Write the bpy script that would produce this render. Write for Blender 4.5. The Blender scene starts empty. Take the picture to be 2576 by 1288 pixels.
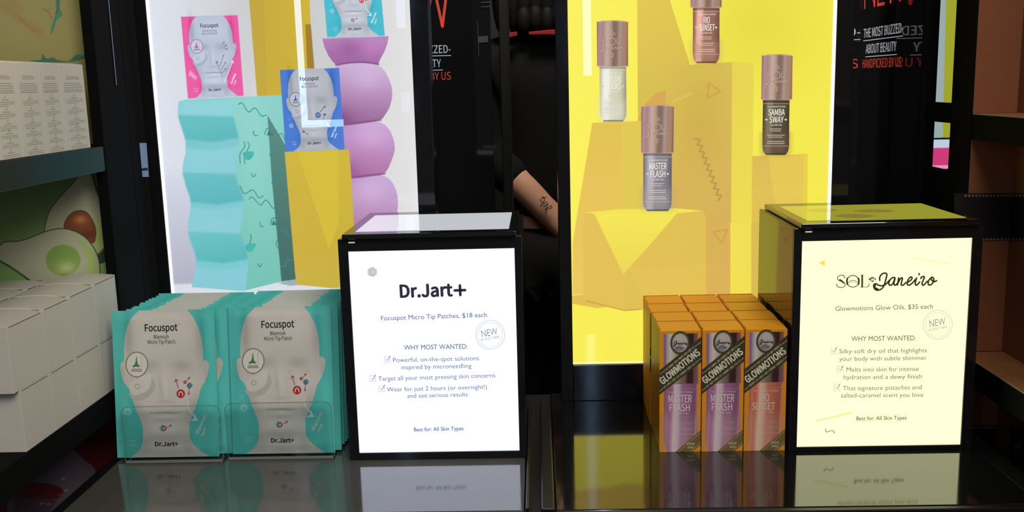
import bpy, math, random
import numpy as np
from mathutils import Vector, Matrix
random.seed(7)
# ------------------------------------------------------------------ camera
W, H, F = 2576.0, 1288.0, 2450.0
def _cam_axes(vp, roll):
    d = np.array([vp[0]-W/2, vp[1]-H/2, F]); d /= np.linalg.norm(d)
    x = np.array([math.cos(roll), -math.sin(roll), 0.0]); x -= d*(x@d); x /= np.linalg.norm(x)
    z = np.cross(x, d)
    if z[1] > 0: z = -z
    return np.array([x, d, z])
R = _cam_axes((1350, 208), 0.026)
CAM = np.array([0, 0, 1.32])
scene = bpy.context.scene
col = scene.collection
cd = bpy.data.cameras.new('camera'); cam = bpy.data.objects.new('camera', cd); col.objects.link(cam)
cd.sensor_width = 36; cd.lens = F/W*36; cd.clip_start = .02
m = Matrix.Identity(4)
for i in range(3):
    m[i][0] = R[i, 0]; m[i][1] = -R[i, 1]; m[i][2] = -R[i, 2]; m[i][3] = CAM[i]
cam.matrix_world = m
scene.camera = cam
scene.view_settings.view_transform = 'Standard'; scene.view_settings.look = 'None'
scene.view_settings.gamma = 1; scene.view_settings.exposure = 0.0
scene.view_settings.use_curve_mapping = False
# ------------------------------------------------------------------ world and room light
wd = bpy.data.worlds.new('world'); scene.world = wd; wd.use_nodes = True
wd.node_tree.nodes['Background'].inputs[0].default_value = (.95, .97, 1, 1)
wd.node_tree.nodes['Background'].inputs[1].default_value = .055
def area(name, loc, target, sx, sy, power, color):
    l = bpy.data.lights.new(name, 'AREA'); l.shape = 'RECTANGLE'; l.size = sx; l.size_y = sy
    l.energy = power; l.color = color
    o = bpy.data.objects.new(name, l); col.objects.link(o); o.location = loc
    o.rotation_euler = (Vector(target)-Vector(loc)).to_track_quat('-Z', 'Y').to_euler()
    return o
area('ceiling_light', (0.6, -.45, 2.55), (-.1, 1.1, 1.0), 1.5, 1.0, 33, (1, .94, .84))
area('gap_fill_light', (0.1, 1.9, 2.6), (0, 2.6, 1.0), .4, .4, 19, (1, .93, .85))  # fill light added over the gap to brighten the person's forearm

# ------------------------------------------------------------------ colour and materials
def lin(c):
    c = np.asarray(c, float)/255.0
    return np.where(c <= .04045, c/12.92, ((np.clip(c, 0, None)+.055)/1.055)**2.4)
_mats = {}
def mat(name, rgb, rough=.5, metal=0, spec=.5, ior=1.5, coat=0, noise=0, nscale=80, trans=0, alpha=1, emis=0):
    if name in _mats: return _mats[name]
    M = bpy.data.materials.new(name); M.use_nodes = True; nt = M.node_tree
    b = nt.nodes['Principled BSDF']; c = list(lin(rgb))+[1]
    b.inputs['Base Color'].default_value = c
    b.inputs['Roughness'].default_value = rough; b.inputs['Metallic'].default_value = metal
    b.inputs['IOR'].default_value = ior; b.inputs['Specular IOR Level'].default_value = spec
    b.inputs['Coat Weight'].default_value = coat; b.inputs['Coat Roughness'].default_value = .04
    b.inputs['Transmission Weight'].default_value = trans; b.inputs['Alpha'].default_value = alpha
    if emis:
        b.inputs['Emission Color'].default_value = c; b.inputs['Emission Strength'].default_value = emis
    tc = nt.nodes.new('ShaderNodeTexCoord'); n = nt.nodes.new('ShaderNodeTexNoise')
    n.inputs['Scale'].default_value = nscale; n.inputs['Detail'].default_value = 4
    nt.links.new(tc.outputs['Object'], n.inputs['Vector'])
    mr = nt.nodes.new('ShaderNodeMapRange')
    mr.inputs['To Min'].default_value = max(0, rough-.03-noise*.2); mr.inputs['To Max'].default_value = rough+.03+noise*.2
    nt.links.new(n.outputs['Fac'], mr.inputs['Value']); nt.links.new(mr.outputs['Result'], b.inputs['Roughness'])
    if noise:
        mx = nt.nodes.new('ShaderNodeMix'); mx.data_type = 'RGBA'; mx.blend_type = 'MULTIPLY'
        mx.inputs[0].default_value = 1; mx.inputs[6].default_value = c
        r2 = nt.nodes.new('ShaderNodeMapRange'); r2.inputs['To Min'].default_value = 1-noise; r2.inputs['To Max'].default_value = 1+noise
        nt.links.new(n.outputs['Fac'], r2.inputs['Value']); nt.links.new(r2.outputs['Result'], mx.inputs[7])
        nt.links.new(mx.outputs[2], b.inputs['Base Color'])
    _mats[name] = M; return M
def print_mat(name, emis=0, rough=.45, coat=0, ior=1.5):
    """printed artwork: colours come from the mesh's colour attribute"""
    if name in _mats: return _mats[name]
    M = bpy.data.materials.new(name); M.use_nodes = True; nt = M.node_tree; b = nt.nodes['Principled BSDF']
    a = nt.nodes.new('ShaderNodeAttribute'); a.attribute_name = 'print'
    b.inputs['Roughness'].default_value = rough; b.inputs['Coat Weight'].default_value = coat
    b.inputs['Coat Roughness'].default_value = .03; b.inputs['IOR'].default_value = ior
    if emis:
        b.inputs['Base Color'].default_value = (.02, .02, .02, 1)
        nt.links.new(a.outputs['Color'], b.inputs['Emission Color']); b.inputs['Emission Strength'].default_value = emis
    else: nt.links.new(a.outputs['Color'], b.inputs['Base Color'])
    _mats[name] = M; return M
def emit_mat(name, rgb, s=1, rough=.05):
    if name in _mats: return _mats[name]
    M = bpy.data.materials.new(name); M.use_nodes = True; b = M.node_tree.nodes['Principled BSDF']
    b.inputs['Base Color'].default_value = (.02, .02, .02, 1); b.inputs['Roughness'].default_value = rough
    b.inputs['Emission Color'].default_value = list(lin(rgb))+[1]; b.inputs['Emission Strength'].default_value = s
    _mats[name] = M; return M
BLACKG = mat('gloss_black', (24, 24, 27), .07, spec=.5)
BLACKS = mat('satin_black', (17, 17, 19), .35)
BLACKM = mat('matt_black', (24, 24, 24), .6)
GLASSTOP = mat('black_glass_top', (20, 20, 20), .075, ior=2.1)
BLACKP = mat('painted_black', (12, 12, 13), .85, spec=.1)
WHITEC = mat('white_card', (215, 208, 196), .5, noise=.03, nscale=200)
ACRYL = mat('clear_acrylic', (240, 245, 244), .03, trans=1, ior=1.16, spec=.4)
ORANGE = mat('orange_card', (240, 160, 26), .42, noise=.05, nscale=120)
REFLECTED_LINE_MAT = mat('reflected_line_bright', (150, 165, 190), .25, metal=1)

# ------------------------------------------------------------------ mesh helpers
class MB:
    def __init__(s): s.v = []; s.f = []
    def add(s, vs, fs):
        o = len(s.v); s.v += [tuple(map(float, p)) for p in vs]; s.f += [tuple(int(i)+o for i in f) for f in fs]; return s
    def box(s, x0, x1, y0, y1, z0, z1):
        v = [(x, y, z) for x in (x0, x1) for y in (y0, y1) for z in (z0, z1)]
        return s.add(v, [(0, 1, 3, 2), (4, 6, 7, 5), (0, 4, 5, 1), (2, 3, 7, 6), (0, 2, 6, 4), (1, 5, 7, 3)])
    def prism(s, pts, vec):
        """extrude a 3D polygon by vec"""
        n = len(pts); p = [np.array(q, float) for q in pts]; q = [a+np.array(vec) for a in p]
        return s.add(p+q, [tuple(range(n)), tuple(range(2*n-1, n-1, -1))]+[(i, i+n, (i+1) % n+n, (i+1) % n) for i in range(n)])
    def build(s, name, material, parent=None, bevel=0, smooth=False, off=None):
        me = bpy.data.meshes.new(name)
        o_ = np.array(off) if off is not None else np.zeros(3)
        me.from_pydata([tuple(np.array(p)-o_) for p in s.v], [], s.f); me.update()
        me.materials.append(material)
        o = bpy.data.objects.new(name, me); col.objects.link(o)
        if parent is not None: o.parent = parent
        if smooth:
            for p in me.polygons: p.use_smooth = True
        if bevel:
            b = o.modifiers.new('bevel', 'BEVEL'); b.width = bevel; b.segments = 2; b.limit_method = 'ANGLE'
        return o
def tag(o, label=None, cat=None, group=None, kind=None):
    if label: o['label'] = label
    if cat: o['category'] = cat
    if group: o['group'] = group
    if kind: o['kind'] = kind
    return o
def thing(name, label, cat, loc=(0, 0, 0), group=None, rot=(0, 0, 0)):
    o = bpy.data.objects.new(name, None); col.objects.link(o); o.empty_display_size = .02
    o.location = loc; o.rotation_euler = rot
    return tag(o, label, cat, group)
def copy_tree(o, parent=None):
    c = o.copy(); col.objects.link(c)
    if parent is not None: c.parent = parent
    for ch in list(o.children): copy_tree(ch, c)
    return c
def part(mb, name, material, parent, **k):
    """world-space mesh made a part of an unrotated thing"""
    return mb.build(name, material, parent, off=np.array(parent.location), **k)

# ------------------------------------------------------------------ surfaces: photo pixels -> points on a real plane
def ray(p): return R @ np.array([p[0]-W/2, p[1]-H/2, F])
def at_y(p, y): r = ray(p); return CAM+r*(y-CAM[1])/r[1]
def at_x(p, x): r = ray(p); return CAM+r*(x-CAM[0])/r[0]
def at_z(p, z): r = ray(p); return CAM+r*(z-CAM[2])/r[2]
class Plane:
    """world plane through P0 with 2D axes U (right) and V (up); N faces the viewer"""
    def __init__(s, P0, U, V):
        s.P = np.array(P0, float); s.U = np.array(U, float)/np.linalg.norm(U); s.V = np.array(V, float)/np.linalg.norm(V)
        s.N = np.cross(s.U, s.V)
    def to2(s, p):
        r = ray(p); t = ((s.P-CAM)@s.N)/(r@s.N); q = CAM+r*t-s.P
        return np.array([q@s.U, q@s.V])
    def to3(s, ab, h=0): return s.P+s.U*ab[0]+s.V*ab[1]+s.N*h
def homog(src, dst):
    A = []; b = []
    for (x, y), (u, v) in zip(src, dst):
        A.append([x, y, 1, 0, 0, 0, -u*x, -u*y]); b.append(u); A.append([0, 0, 0, x, y, 1, -v*x, -v*y]); b.append(v)
    h = np.linalg.solve(np.array(A, float), np.array(b, float))
    def f(p):
        w = h[6]*p[0]+h[7]*p[1]+1
        return np.array([(h[0]*p[0]+h[1]*p[1]+h[2])/w, (h[3]*p[0]+h[4]*p[1]+h[5])/w])
    return f
class Local:
    """local frame: a = +X, b = +Z, faces -Y.  art coordinates through a homography"""
    def __init__(s, corners, w, h, warp=None):
        s.hm = homog(corners, [(-w/2, h), (w/2, h), (-w/2, 0), (w/2, 0)]); s.warp = warp
        s.U = np.array([1., 0, 0]); s.V = np.array([0, 0, 1.]); s.N = np.array([0, -1., 0])
    def to2(s, p): return s.hm(p)
    def to3(s, ab, h=0):
        y = s.warp(ab[0], ab[1]) if s.warp else 0
        return np.array([ab[0], -y-h, ab[1]])
class Via:
    """artwork coordinates -> photo pixels -> surface"""
    def __init__(s, f, surf): s.f = f; s.surf = surf
    def to2(s, p): return s.surf.to2(s.f(p))
    def to3(s, ab, h=0): return s.surf.to3(ab, h)
def crop(ox, oy, sc): return lambda p: (ox+p[0]/sc, oy+p[1]/sc)

# ------------------------------------------------------------------ lettering (outlines of the built-in font, fitted to a baseline)
_tc = {}
try:
    import os
    FONT = bpy.data.fonts.load(os.path.join(bpy.utils.system_resource('DATAFILES'), 'fonts', 'Noto Sans CJK Regular.woff2'))
except Exception: FONT = None

def glyphs(s, bold=0, shear=0, font=None):
    k = (s, bold, shear, font is None)
    if k in _tc: return _tc[k]
    c = bpy.data.curves.new('t', 'FONT'); c.body = s; c.size = 20
    if font: c.font = font
    c.offset = 0; c.shear = shear; c.resolution_u = 4
    o = bpy.data.objects.new('t', c); col.objects.link(o)
    dg = bpy.context.evaluated_depsgraph_get(); me = bpy.data.meshes.new_from_object(o.evaluated_get(dg))
    n = len(me.vertices); v = np.zeros(n*3); me.vertices.foreach_get('co', v); v = v.reshape(-1, 3)[:, :2]/20
    f = [tuple(p.vertices) for p in me.polygons]
    bpy.data.objects.remove(o); bpy.data.curves.remove(c); bpy.data.meshes.remove(me)
    _tc[k] = (v, f); return _tc[k]
_caps = {f_ is None: glyphs('H', font=f_)[0][:, 1].max() for f_ in (None, FONT)}
class TG:
    """lettering: every line a mesh of its own"""
    def __init__(s): s.l = []
    def add(s, v, f): mb = MB(); mb.add(v, f); s.l.append(mb)
    def build(s, name, material, parent):
        for mb in s.l: mb.build(name, material, parent)
def letter(mb, surf, s, p0, p1, cap, bold=0, shear=0, h=.0003, off=(0, 0, 0), font='inter'):
    font = FONT if font else None
    v, f = glyphs(s, 0, shear, font); _cap = _caps[font is None]
    if len(v) == 0: return
    x0, x1 = v[:, 0].min(), v[:, 0].max()
    a, b = surf.to2(p0), surf.to2(p1)
    U = (b-a); L = np.linalg.norm(U); u = U/L; n = np.array([-u[1], u[0]])
    d = np.array(p1, float)-np.array(p0, float); dn = np.array([d[1], -d[0]])/np.linalg.norm(d)
    q = surf.to2((p0[0]+dn[0]*cap, p0[1]+dn[1]*cap)); hh = np.linalg.norm(q-a)
    o = np.array(off)
    r = max(bold, 0)*hh/_cap; sh_ = [(0, 0)] if r == 0 else [(r*math.cos(k*math.pi/3), r*math.sin(k*math.pi/3)) for k in range(6)]+[(0, 0)]
    V, Fc = [], []
    for q0, (dx, dy) in enumerate(sh_):
        k0 = len(V); V += [surf.to3(a+u*((x-x0)/(x1-x0)*L+dx)+n*(y/_cap*hh+dy), h+q0*2e-5)-o for x, y in v]; Fc += [tuple(i+k0 for i in q_) for q_ in f]
    mb.add(V, Fc)
def smooth(pts, n=6, closed=False):
    P = [np.array(p, float) for p in pts]; N = len(P); out = []
    rng = range(N if closed else N-1)
    for i in rng:
        g = (lambda j: P[j % N]) if closed else (lambda j: P[min(max(j, 0), N-1)])
        p0, p1, p2, p3 = g(i-1), g(i), g(i+1), g(i+2)
        for k in range(n):
            t = k/n
            out.append(.5*((2*p1)+(-p0+p2)*t+(2*p0-5*p1+4*p2-p3)*t*t+(-p0+3*p1-3*p2+p3)*t**3))
    if not closed: out.append(P[-1])
    return out
def ribbon(mb, surf, pts, w, h=.0003, off=(0, 0, 0), closed=False):
    """flat stroke of width w (in the surface's source units)"""
    P = [np.array(surf.to2(p)) for p in pts]; s = np.linalg.norm(surf.to2((pts[0][0]+1, pts[0][1]))-P[0])
    r = w*s/2; N = len(P); o = np.array(off); vs = []; fs = []
    for i in range(N):
        a = P[(i-1) % N] if (closed or i > 0) else P[i]; b = P[(i+1) % N] if (closed or i < N-1) else P[i]
        d = b-a; d = d/(np.linalg.norm(d)+1e-12); n = np.array([-d[1], d[0]])*r
        vs += [surf.to3(P[i]+n, h)-o, surf.to3(P[i]-n, h)-o]
    for i in range(N if closed else N-1):
        j = (i+1) % N; fs.append((2*i, 2*i+1, 2*j+1, 2*j))
    mb.add(vs, fs)
    if not closed and N > 1:
        for e in (0, N-1):
            c = P[e]; k = 10
            mb.add([surf.to3(c+r*np.array([math.cos(t*2*math.pi/k), math.sin(t*2*math.pi/k)]), h+3e-5)-o for t in range(k)], [tuple(range(k))])
def shape(mb, surf, pts, h=.0003, off=(0, 0, 0)):
    o = np.array(off); mb.add([surf.to3(surf.to2(p), h)-o for p in pts], [tuple(range(len(pts)))])
def circ(c, r, n=28, ry=None): return [(c[0]+r*math.cos(2*math.pi*i/n), c[1]+(ry or r)*math.sin(2*math.pi*i/n)) for i in range(n)]

# ------------------------------------------------------------------ printed artwork on a fine vertex grid
class Canvas:
    def __init__(s, surf, a0, a1, b0, b1, step, bg, coarse_above=None):
        s.surf = surf; s.step = step
        nx = int(round((a1-a0)/step))+1
        s.a = np.linspace(a0, a1, nx); top = b1 if coarse_above is None else coarse_above
        s.b = np.linspace(b0, top, int(round((top-b0)/step))+1)
        if coarse_above is not None: s.b = np.concatenate([s.b, np.arange(top+.006, b1, .006), [b1]])
        s.A, s.B = np.meshgrid(s.a, s.b); s.C = np.zeros(s.A.shape+(3,)); s.C[:] = bg; s.T = None
        c = s.surf.to2
    def m(s, p): return s.surf.to2(s.T(p)) if s.T else s.surf.to2(p)
    def unit(s, p): return np.linalg.norm(s.m((p[0]+1, p[1]))-s.m(p))
    def _win(s, P, pad):
        lo = P.min(0)-pad; hi = P.max(0)+pad
        i0, i1 = np.searchsorted(s.a, lo[0]), np.searchsorted(s.a, hi[0]); j0, j1 = np.searchsorted(s.b, lo[1]), np.searchsorted(s.b, hi[1])
        return (slice(j0, j1), slice(i0, i1)) if i1 > i0 and j1 > j0 else None
    @staticmethod
    def _segd(X, Y, P, closed):
        d = np.full(X.shape, 1e9); n = len(P)
        for i in range(n if closed else n-1):
            a, b = P[i], P[(i+1) % n]; e = b-a; L = e@e+1e-18
            t = np.clip(((X-a[0])*e[0]+(Y-a[1])*e[1])/L, 0, 1)
            np.minimum(d, (X-a[0]-t*e[0])**2+(Y-a[1]-t*e[1])**2, out=d)
        return np.sqrt(d)
    def _mix(s, w, al, c, grad):
        X, Y = s.A[w], s.B[w]
        if grad and len(grad) == 3:
            q0, q1 = s.m(grad[0]), s.m(grad[1]); e = q1-q0; t = ((X-q0[0])*e[0]+(Y-q0[1])*e[1])/(e@e)
            c = np.stack([np.interp(t, [k[0] for k in grad[2]], [k[1][i] for k in grad[2]]) for i in range(3)], -1)
        elif grad:
            (p0, c0), (p1, c1) = grad; q0, q1 = s.m(p0), s.m(p1); e = q1-q0
            t = np.clip(((X-q0[0])*e[0]+(Y-q0[1])*e[1])/(e@e), 0, 1)[..., None]
            c = np.array(c0, float)*(1-t)+np.array(c1, float)*t
        al = al[..., None]; s.C[w] = s.C[w]*(1-al)+np.array(c, float)*al if not grad else s.C[w]*(1-al)+c*al
    def poly(s, pts, c=None, soft=0, grad=None, alpha=1):
        P = np.array([s.m(p) for p in pts]); sf = max(s.step, soft*s.unit(pts[0])); w = s._win(P, sf*1.5)
        if w is None: return
        X, Y = s.A[w], s.B[w]; ins = np.zeros(X.shape, bool); n = len(P)
        for i in range(n):
            a, b = P[i], P[(i+1) % n]
            if a[1] == b[1]: continue
            cr = ((a[1] > Y) != (b[1] > Y)) & (X < (b[0]-a[0])*(Y-a[1])/(b[1]-a[1])+a[0]); ins ^= cr
        d = s._segd(X, Y, P, True); d = np.where(ins, d, -d)
        t = np.clip(d/sf+.5, 0, 1); t = t*t*(3-2*t)
        s._mix(w, t*alpha, c, grad)
    def stroke(s, pts, width, c, closed=False, alpha=1, soft=0):
        P = np.array([s.m(p) for p in pts]); u = s.unit(pts[0]); r = width*u/2; sf = max(s.step, soft*u); w = s._win(P, r+sf*1.5)
        if w is None: return
        d = r-s._segd(s.A[w], s.B[w], P, closed); s._mix(w, np.clip(d/sf+.5, 0, 1)*alpha, c, None)
    def disc(s, c, r, colr, ry=None, soft=0, alpha=1, grad=None): s.poly(circ(c, r, 36, ry), colr, soft, grad, alpha)
    def glow(s, c, rx, ry, delta, ang=0):
        q = s.m(c); u = s.unit(c); w = s._win(np.array([q]), max(rx, ry)*u*2.6)
        if w is None: return
        X, Y = s.A[w]-q[0], s.B[w]-q[1]; ca, sa = math.cos(ang), math.sin(ang)
        x = (X*ca+Y*sa)/(rx*u); y = (-X*sa+Y*ca)/(ry*u); g = np.exp(-(x*x+y*y))[..., None]
        s.C[w] = s.C[w]+g*np.array(delta, float)
    def grid(s, h=0, off=(0, 0, 0)):
        s_ = s.surf; o = np.array(off); ny, nx = s.A.shape
        base = s_.to3((0, 0), h); 
        if getattr(s_, 'warp', None):
            V = np.stack([s.A, -s_.warp(s.A, s.B)-h, s.B], -1)
        else: V = base+s.A[..., None]*s_.U+s.B[..., None]*s_.V
        return (V-o).reshape(-1, 3)
    def build(s, name, material, parent, h=.0002, off=None, back=None):
        """front sheet; with back=colour the sheet gets a back skin and closed rims"""
        off = np.array(parent.location) if off is None else np.array(off)
        V = s.grid(h, off); ny, nx = s.A.shape; C = lin(np.clip(s.C, 0, 255)).reshape(-1, 3)
        idx = np.arange(ny*nx).reshape(ny, nx)
        Q = np.stack([idx[:-1, :-1], idx[:-1, 1:], idx[1:, 1:], idx[1:, :-1]], -1).reshape(-1, 4)
        if back is not None:
            V2 = V.copy(); V2[:, 1] = -V[:, 1]*.8+.0006; n0 = len(V); V = np.concatenate([V, V2])
            C2 = np.zeros_like(C); C2[:] = lin(back); C = np.concatenate([C, C2])
            Q2 = Q[:, ::-1]+n0; sides = []
            for e in (idx[0], idx[-1][::-1], idx[:, 0][::-1], idx[:, -1]):
                sides.append(np.stack([e[:-1], e[:-1]+n0, e[1:]+n0, e[1:]], -1))
            Q = np.concatenate([Q, Q2]+sides)
        me = bpy.data.meshes.new(name); me.vertices.add(len(V)); me.vertices.foreach_set('co', V.ravel())
        me.loops.add(len(Q)*4); me.loops.foreach_set('vertex_index', Q.ravel().astype(np.int32))
        me.polygons.add(len(Q)); me.polygons.foreach_set('loop_start', np.arange(0, len(Q)*4, 4, dtype=np.int32))
        me.polygons.foreach_set('loop_total', np.full(len(Q), 4, dtype=np.int32))
        me.update(); me.validate()
        at = me.color_attributes.new('print', 'FLOAT_COLOR', 'POINT')
        at.data.foreach_set('color', np.concatenate([C, np.ones((len(C), 1))], 1).astype(np.float32).ravel())
        me.materials.append(material); me.polygons.foreach_set('use_smooth', np.ones(len(Q), bool))
        o = bpy.data.objects.new(name, me); col.objects.link(o); o.parent = parent
        return o

# ================================================================== SETTING
ZC = 0.9; YP = 1.255
def struct(name, mb, m_): return tag(mb.build(name, m_), kind='structure')
struct('floor', MB().box(-2.6, 2.6, -2.2, 4.2, -.05, 0), mat('floor_tile', (60, 58, 56), .3, noise=.1, nscale=6))
struct('wall_back', MB().box(-2.6, 2.6, 4.2, 4.3, 0, 2.9), mat('dark_wall', (24, 24, 25), .55, noise=.1, nscale=4))
struct('wall_left', MB().box(-1.3, -1.2, .3, 4.2, 0, 2.9), BLACKM)
struct('wall_right', MB().box(1.2, 1.3, .3, 4.2, 0, 2.9), BLACKM)

# ================================================================== COUNTERS
def counter(x0, x1, tx0, tx1, label, gt=GLASSTOP):
    t = thing('counter', label, 'counter', ((x0+x1)/2, 1.08, 0))
    part(MB().box(x0, x1, .912, 1.285, .888, ZC), 'glass_top', gt, t, bevel=.0015)
    part(MB().box(x0+.004, x1-.004, .92, 1.285, 0, .888), 'cabinet', BLACKS, t)
    part(MB().box(tx0, tx1, .905, 1.129, .86, ZC-.001), 'side_trim', BLACKS, t, bevel=.001)
    part(MB().box(x0, x1, .905, .912, .84, ZC-.0006), 'front_trim', BLACKS, t, bevel=.001)
    return t
counter(-.4945, -.0215, -.508, -.4945, 'glossy black counter under the turquoise face mask pouches and white sign', mat('grey_glass_top', (82, 80, 76), .085, ior=2.05, noise=.08, nscale=30))  # greyer, slightly mottled glass than on the other counter
counter(.0105, .4865, .4865, .508, 'glossy black counter under the orange boxes and yellow sign')
t = thing('divider_rail', 'narrow black ridged rail between the two glossy counters', 'rail', (-.005, 1.08, 0))
part(MB().box(-.021, .010, .905, 1.30, .0, .893), 'channel', BLACKS, t)
part(MB().box(-.0195, -.0165, .905, 1.24, .893, .906), 'left_lip', BLACKS, t, bevel=.0008)
part(MB().box(-.004, .009, .905, 1.24, .893, .905), 'right_lip', BLACKS, t, bevel=.0012)

# ================================================================== ARTWORK OF THE FACE MASK POUCH (art units = pixels of a close view)
POUCH_Q = [(20, 158), (775, 138), (70, 1205), (818, 1190)]
HEAD = [(225, 150), (400, 120), (575, 140), (625, 198), (665, 272), (688, 350), (697, 430), (698, 508), (715, 500), (735, 515), (742, 545), (735, 600), (715, 650), (692, 690),
        (682, 705), (668, 770), (642, 850), (612, 915), (598, 948), (600, 1000), (605, 1060), (632, 1105), (690, 1152), (745, 1200), (745, 1230), (140, 1240), (165, 1206), (215, 1168), (250, 1130),
        (262, 1080), (262, 1000), (255, 960), (228, 900), (197, 830), (177, 770), (160, 715), (148, 698), (120, 668), (100, 620), (91, 570), (93, 532), (105, 518), (120, 520), (117, 440), (122, 350), (137, 280), (165, 215)]
def pouch_art(cv, T, bgc, face, accent, kind):
    cv.T = T; f = np.array(face, float)
    Q = POUCH_Q; cv.poly([Q[0], Q[1], Q[3], Q[2]], bgc)
    inner = [np.array(p, float) for p in HEAD]
    # keep the head inside the pouch
    inner = [np.array([x, min(max(y, 152-(x-20)*.02), 1203-(x-70)*.018)]) for x, y in inner]
    cv.poly(inner, face)
    sh = f*-.21; li = f*.06
    for c, rx, ry, k, a in [((150, 330), 35, 200, .9, 0), ((680, 330), 40, 190, .8, 0), ((105, 600), 22, 70, .5, 0), ((725, 590), 22, 70, .5, 0), ((300, 545), 75, 45, .7, .1), ((540, 545), 75, 45, .7, -.1),
                            ((430, 800), 60, 18, .45, 0), ((425, 878), 110, 8, 1.2, 0), ((420, 935), 70, 12, .4, 0), ((215, 850), 40, 110, .6, .4), ((625, 850), 45, 110, .7, -.4), ((430, 1060), 190, 40, .75, 0), ((280, 1110), 40, 60, .5, 0),
                            ((590, 1110), 40, 70, .5, 0), ((390, 700), 14, 90, .35, .1), ((230, 1000), 60, 30, .3, 0)]:
        cv.glow(c, rx, ry, sh*k*.75, a)
    for c, rx, ry, k in [((420, 320), 190, 120, .8), ((425, 700), 26, 130, .8), ((430, 905), 80, 14, 1.6), ((420, 990), 130, 45, 1.2), ((280, 720), 90, 80, .5), ((560, 720), 90, 80, .5)]:
        cv.glow(c, rx, ry, li*k)
    cv.stroke(smooth([(312, 876), (360, 884), (425, 878), (490, 884), (532, 874)]), 4, f*.72, soft=5)
    cv.poly(smooth([(355, 1190), (400, 1165), (450, 1165), (500, 1190)]), f*.95, soft=30, alpha=.5)
    # round window with a cone, and its stem
    cv.disc((213, 537), 80, np.clip(f*1.06, 0, 250), ry=90); cv.stroke(circ((213, 537), 79, 40, 88), 6, accent['ring'], closed=True)
    cv.poly(smooth([(178, 550), (200, 532), (208, 485), (212, 485), (220, 532), (238, 550)], 5)+[(225, 556), (208, 550), (192, 558)], accent['cone'])
    cv.stroke([(248, 475), (248, 555)], 2, (150, 150, 150)); cv.stroke([(214, 624), (217, 676)], 3, (110, 110, 105))
    cv.poly(smooth([(155, 740), (215, 750), (290, 710), (322, 625), (350, 690), (310, 760), (240, 795), (180, 785)], closed=True), f*.92, soft=6)
    cv.poly(smooth([(155, 700), (180, 660), (300, 600), (322, 640), (300, 710), (240, 748), (185, 752)], closed=True), f*1.04, soft=6)
    cv.stroke(circ((220, 693), 17), 4, f*.7, closed=True)
    for y, w_ in ((571, 66), (583, 76)):
        x = 213-w_/2
        while x < 213+w_/2: cv.stroke([(x, y), (x+5, y)], 6, (110, 110, 105)); x += 9
    wht = (228, 240, 240)
    if kind in ('blemish', 'spot'):
        for k in range(9):
            a = k*2*math.pi/9
            cv.stroke([(148+14*math.cos(a), 873+14*math.sin(a)), (148+27*math.cos(a), 873+27*math.sin(a))], 5, wht)
        cv.stroke(circ((130, 793), 12, 10), 3, wht, closed=True, alpha=.4)
    def arrow(a, b, w_, c, hd=12):
        cv.stroke([a, b], w_, c); d = np.array(b, float)-a; an = math.atan2(d[1], d[0])
        for s_ in (2.5, -2.5): cv.stroke([b, (b[0]+hd*math.cos(an+s_), b[1]+hd*math.sin(an+s_))], w_, c)
    if kind == 'blemish':
        red = (196, 36, 44); te = (80, 165, 180); dk = (150, 40, 45)
        cv.disc((537, 743), 31, red); cv.stroke(smooth([(524, 755), (524, 740), (537, 728), (550, 740), (550, 755)]), 8, (235, 225, 220))
        arrow((520, 705), (500, 640), 5, dk, 20); cv.disc((567, 661), 12, red); cv.stroke(circ((567, 663), 5), 2, (230, 200, 200), closed=True)
        arrow((580, 650), (600, 627), 4, dk); cv.disc((600, 685), 18, (90, 60, 75)); 
        for a in range(5): cv.stroke([(603, 685), (603+20*math.cos(a*1.257), 683+18*math.sin(a*1.257))], 7, te)
        arrow((597, 702), (595, 748), 4, dk); cv.stroke(circ((412, 990), 16), 9, red, closed=True)
        for a in range(5): cv.stroke([(400, 988), (400+20*math.cos(a*1.257+2), 988+20*math.sin(a*1.257+2))], 7, te)
        arrow((440, 985), (468, 966), 4, dk)
        for c in ((490, 612), (615, 608)): cv.stroke(circ(c, 13, 12), 3, f*.88, closed=True)
        cv.stroke(smooth([(588, 800), (595, 850), (620, 885), (655, 925)]), 8, wht); cv.poly([(605, 935), (662, 935), (635, 880), (640, 915)], wht)
    elif kind == 'wrinkle':
        dk = (60, 60, 90)
        for a, b in (((560, 520), (580, 480)), ((575, 550), (610, 520)), ((580, 575), (620, 575)), ((510, 800), (565, 655)), ((525, 850), (590, 745)), ((535, 890), (590, 830))): arrow(a, b, 4, dk, 14)
        for k in range(9): cv.stroke([(470+k*8, 745+k*22), (474+k*8, 757+k*22)], 5, dk)
        for a, b in (((460, 735), (485, 755)), ((484, 733), (462, 757))): cv.stroke([a, b], 6, dk)
        arrow((560, 1010), (690, 730), 8, wht, 34)
        for k in range(5): cv.stroke([(120+k*18, 855+k*18), (98+k*20, 905+k*14)], 9, wht)
    elif kind == 'spot':
        dk = (50, 50, 80); bl = (70, 110, 175)
        cv.disc((490, 742), 36, (90, 100, 130)); cv.disc((490, 742), 29, bl); cv.stroke([(468, 742), (480, 735), (495, 752), (512, 732)], 9, (120, 180, 215))
        arrow((520, 700), (585, 630), 6, dk, 14); cv.disc((575, 738), 18, bl); arrow((565, 765), (553, 810), 3, dk, 8); cv.disc((300, 950), 14, (80, 90, 110))
        arrow((315, 960), (352, 985), 4, dk); cv.stroke(circ((375, 1000), 18), 4, f*.85, closed=True); cv.stroke(circ((612, 608), 20), 4, f*.92, closed=True)
        cv.poly([(588, 835), (655, 905), (612, 890)], wht)
    cv.stroke([(150, 1078), (212, 1078)], 3, wht, alpha=.7); cv.stroke([(155, 1092), (205, 1092)], 3, wht, alpha=.35)
    cv.T = None
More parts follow.
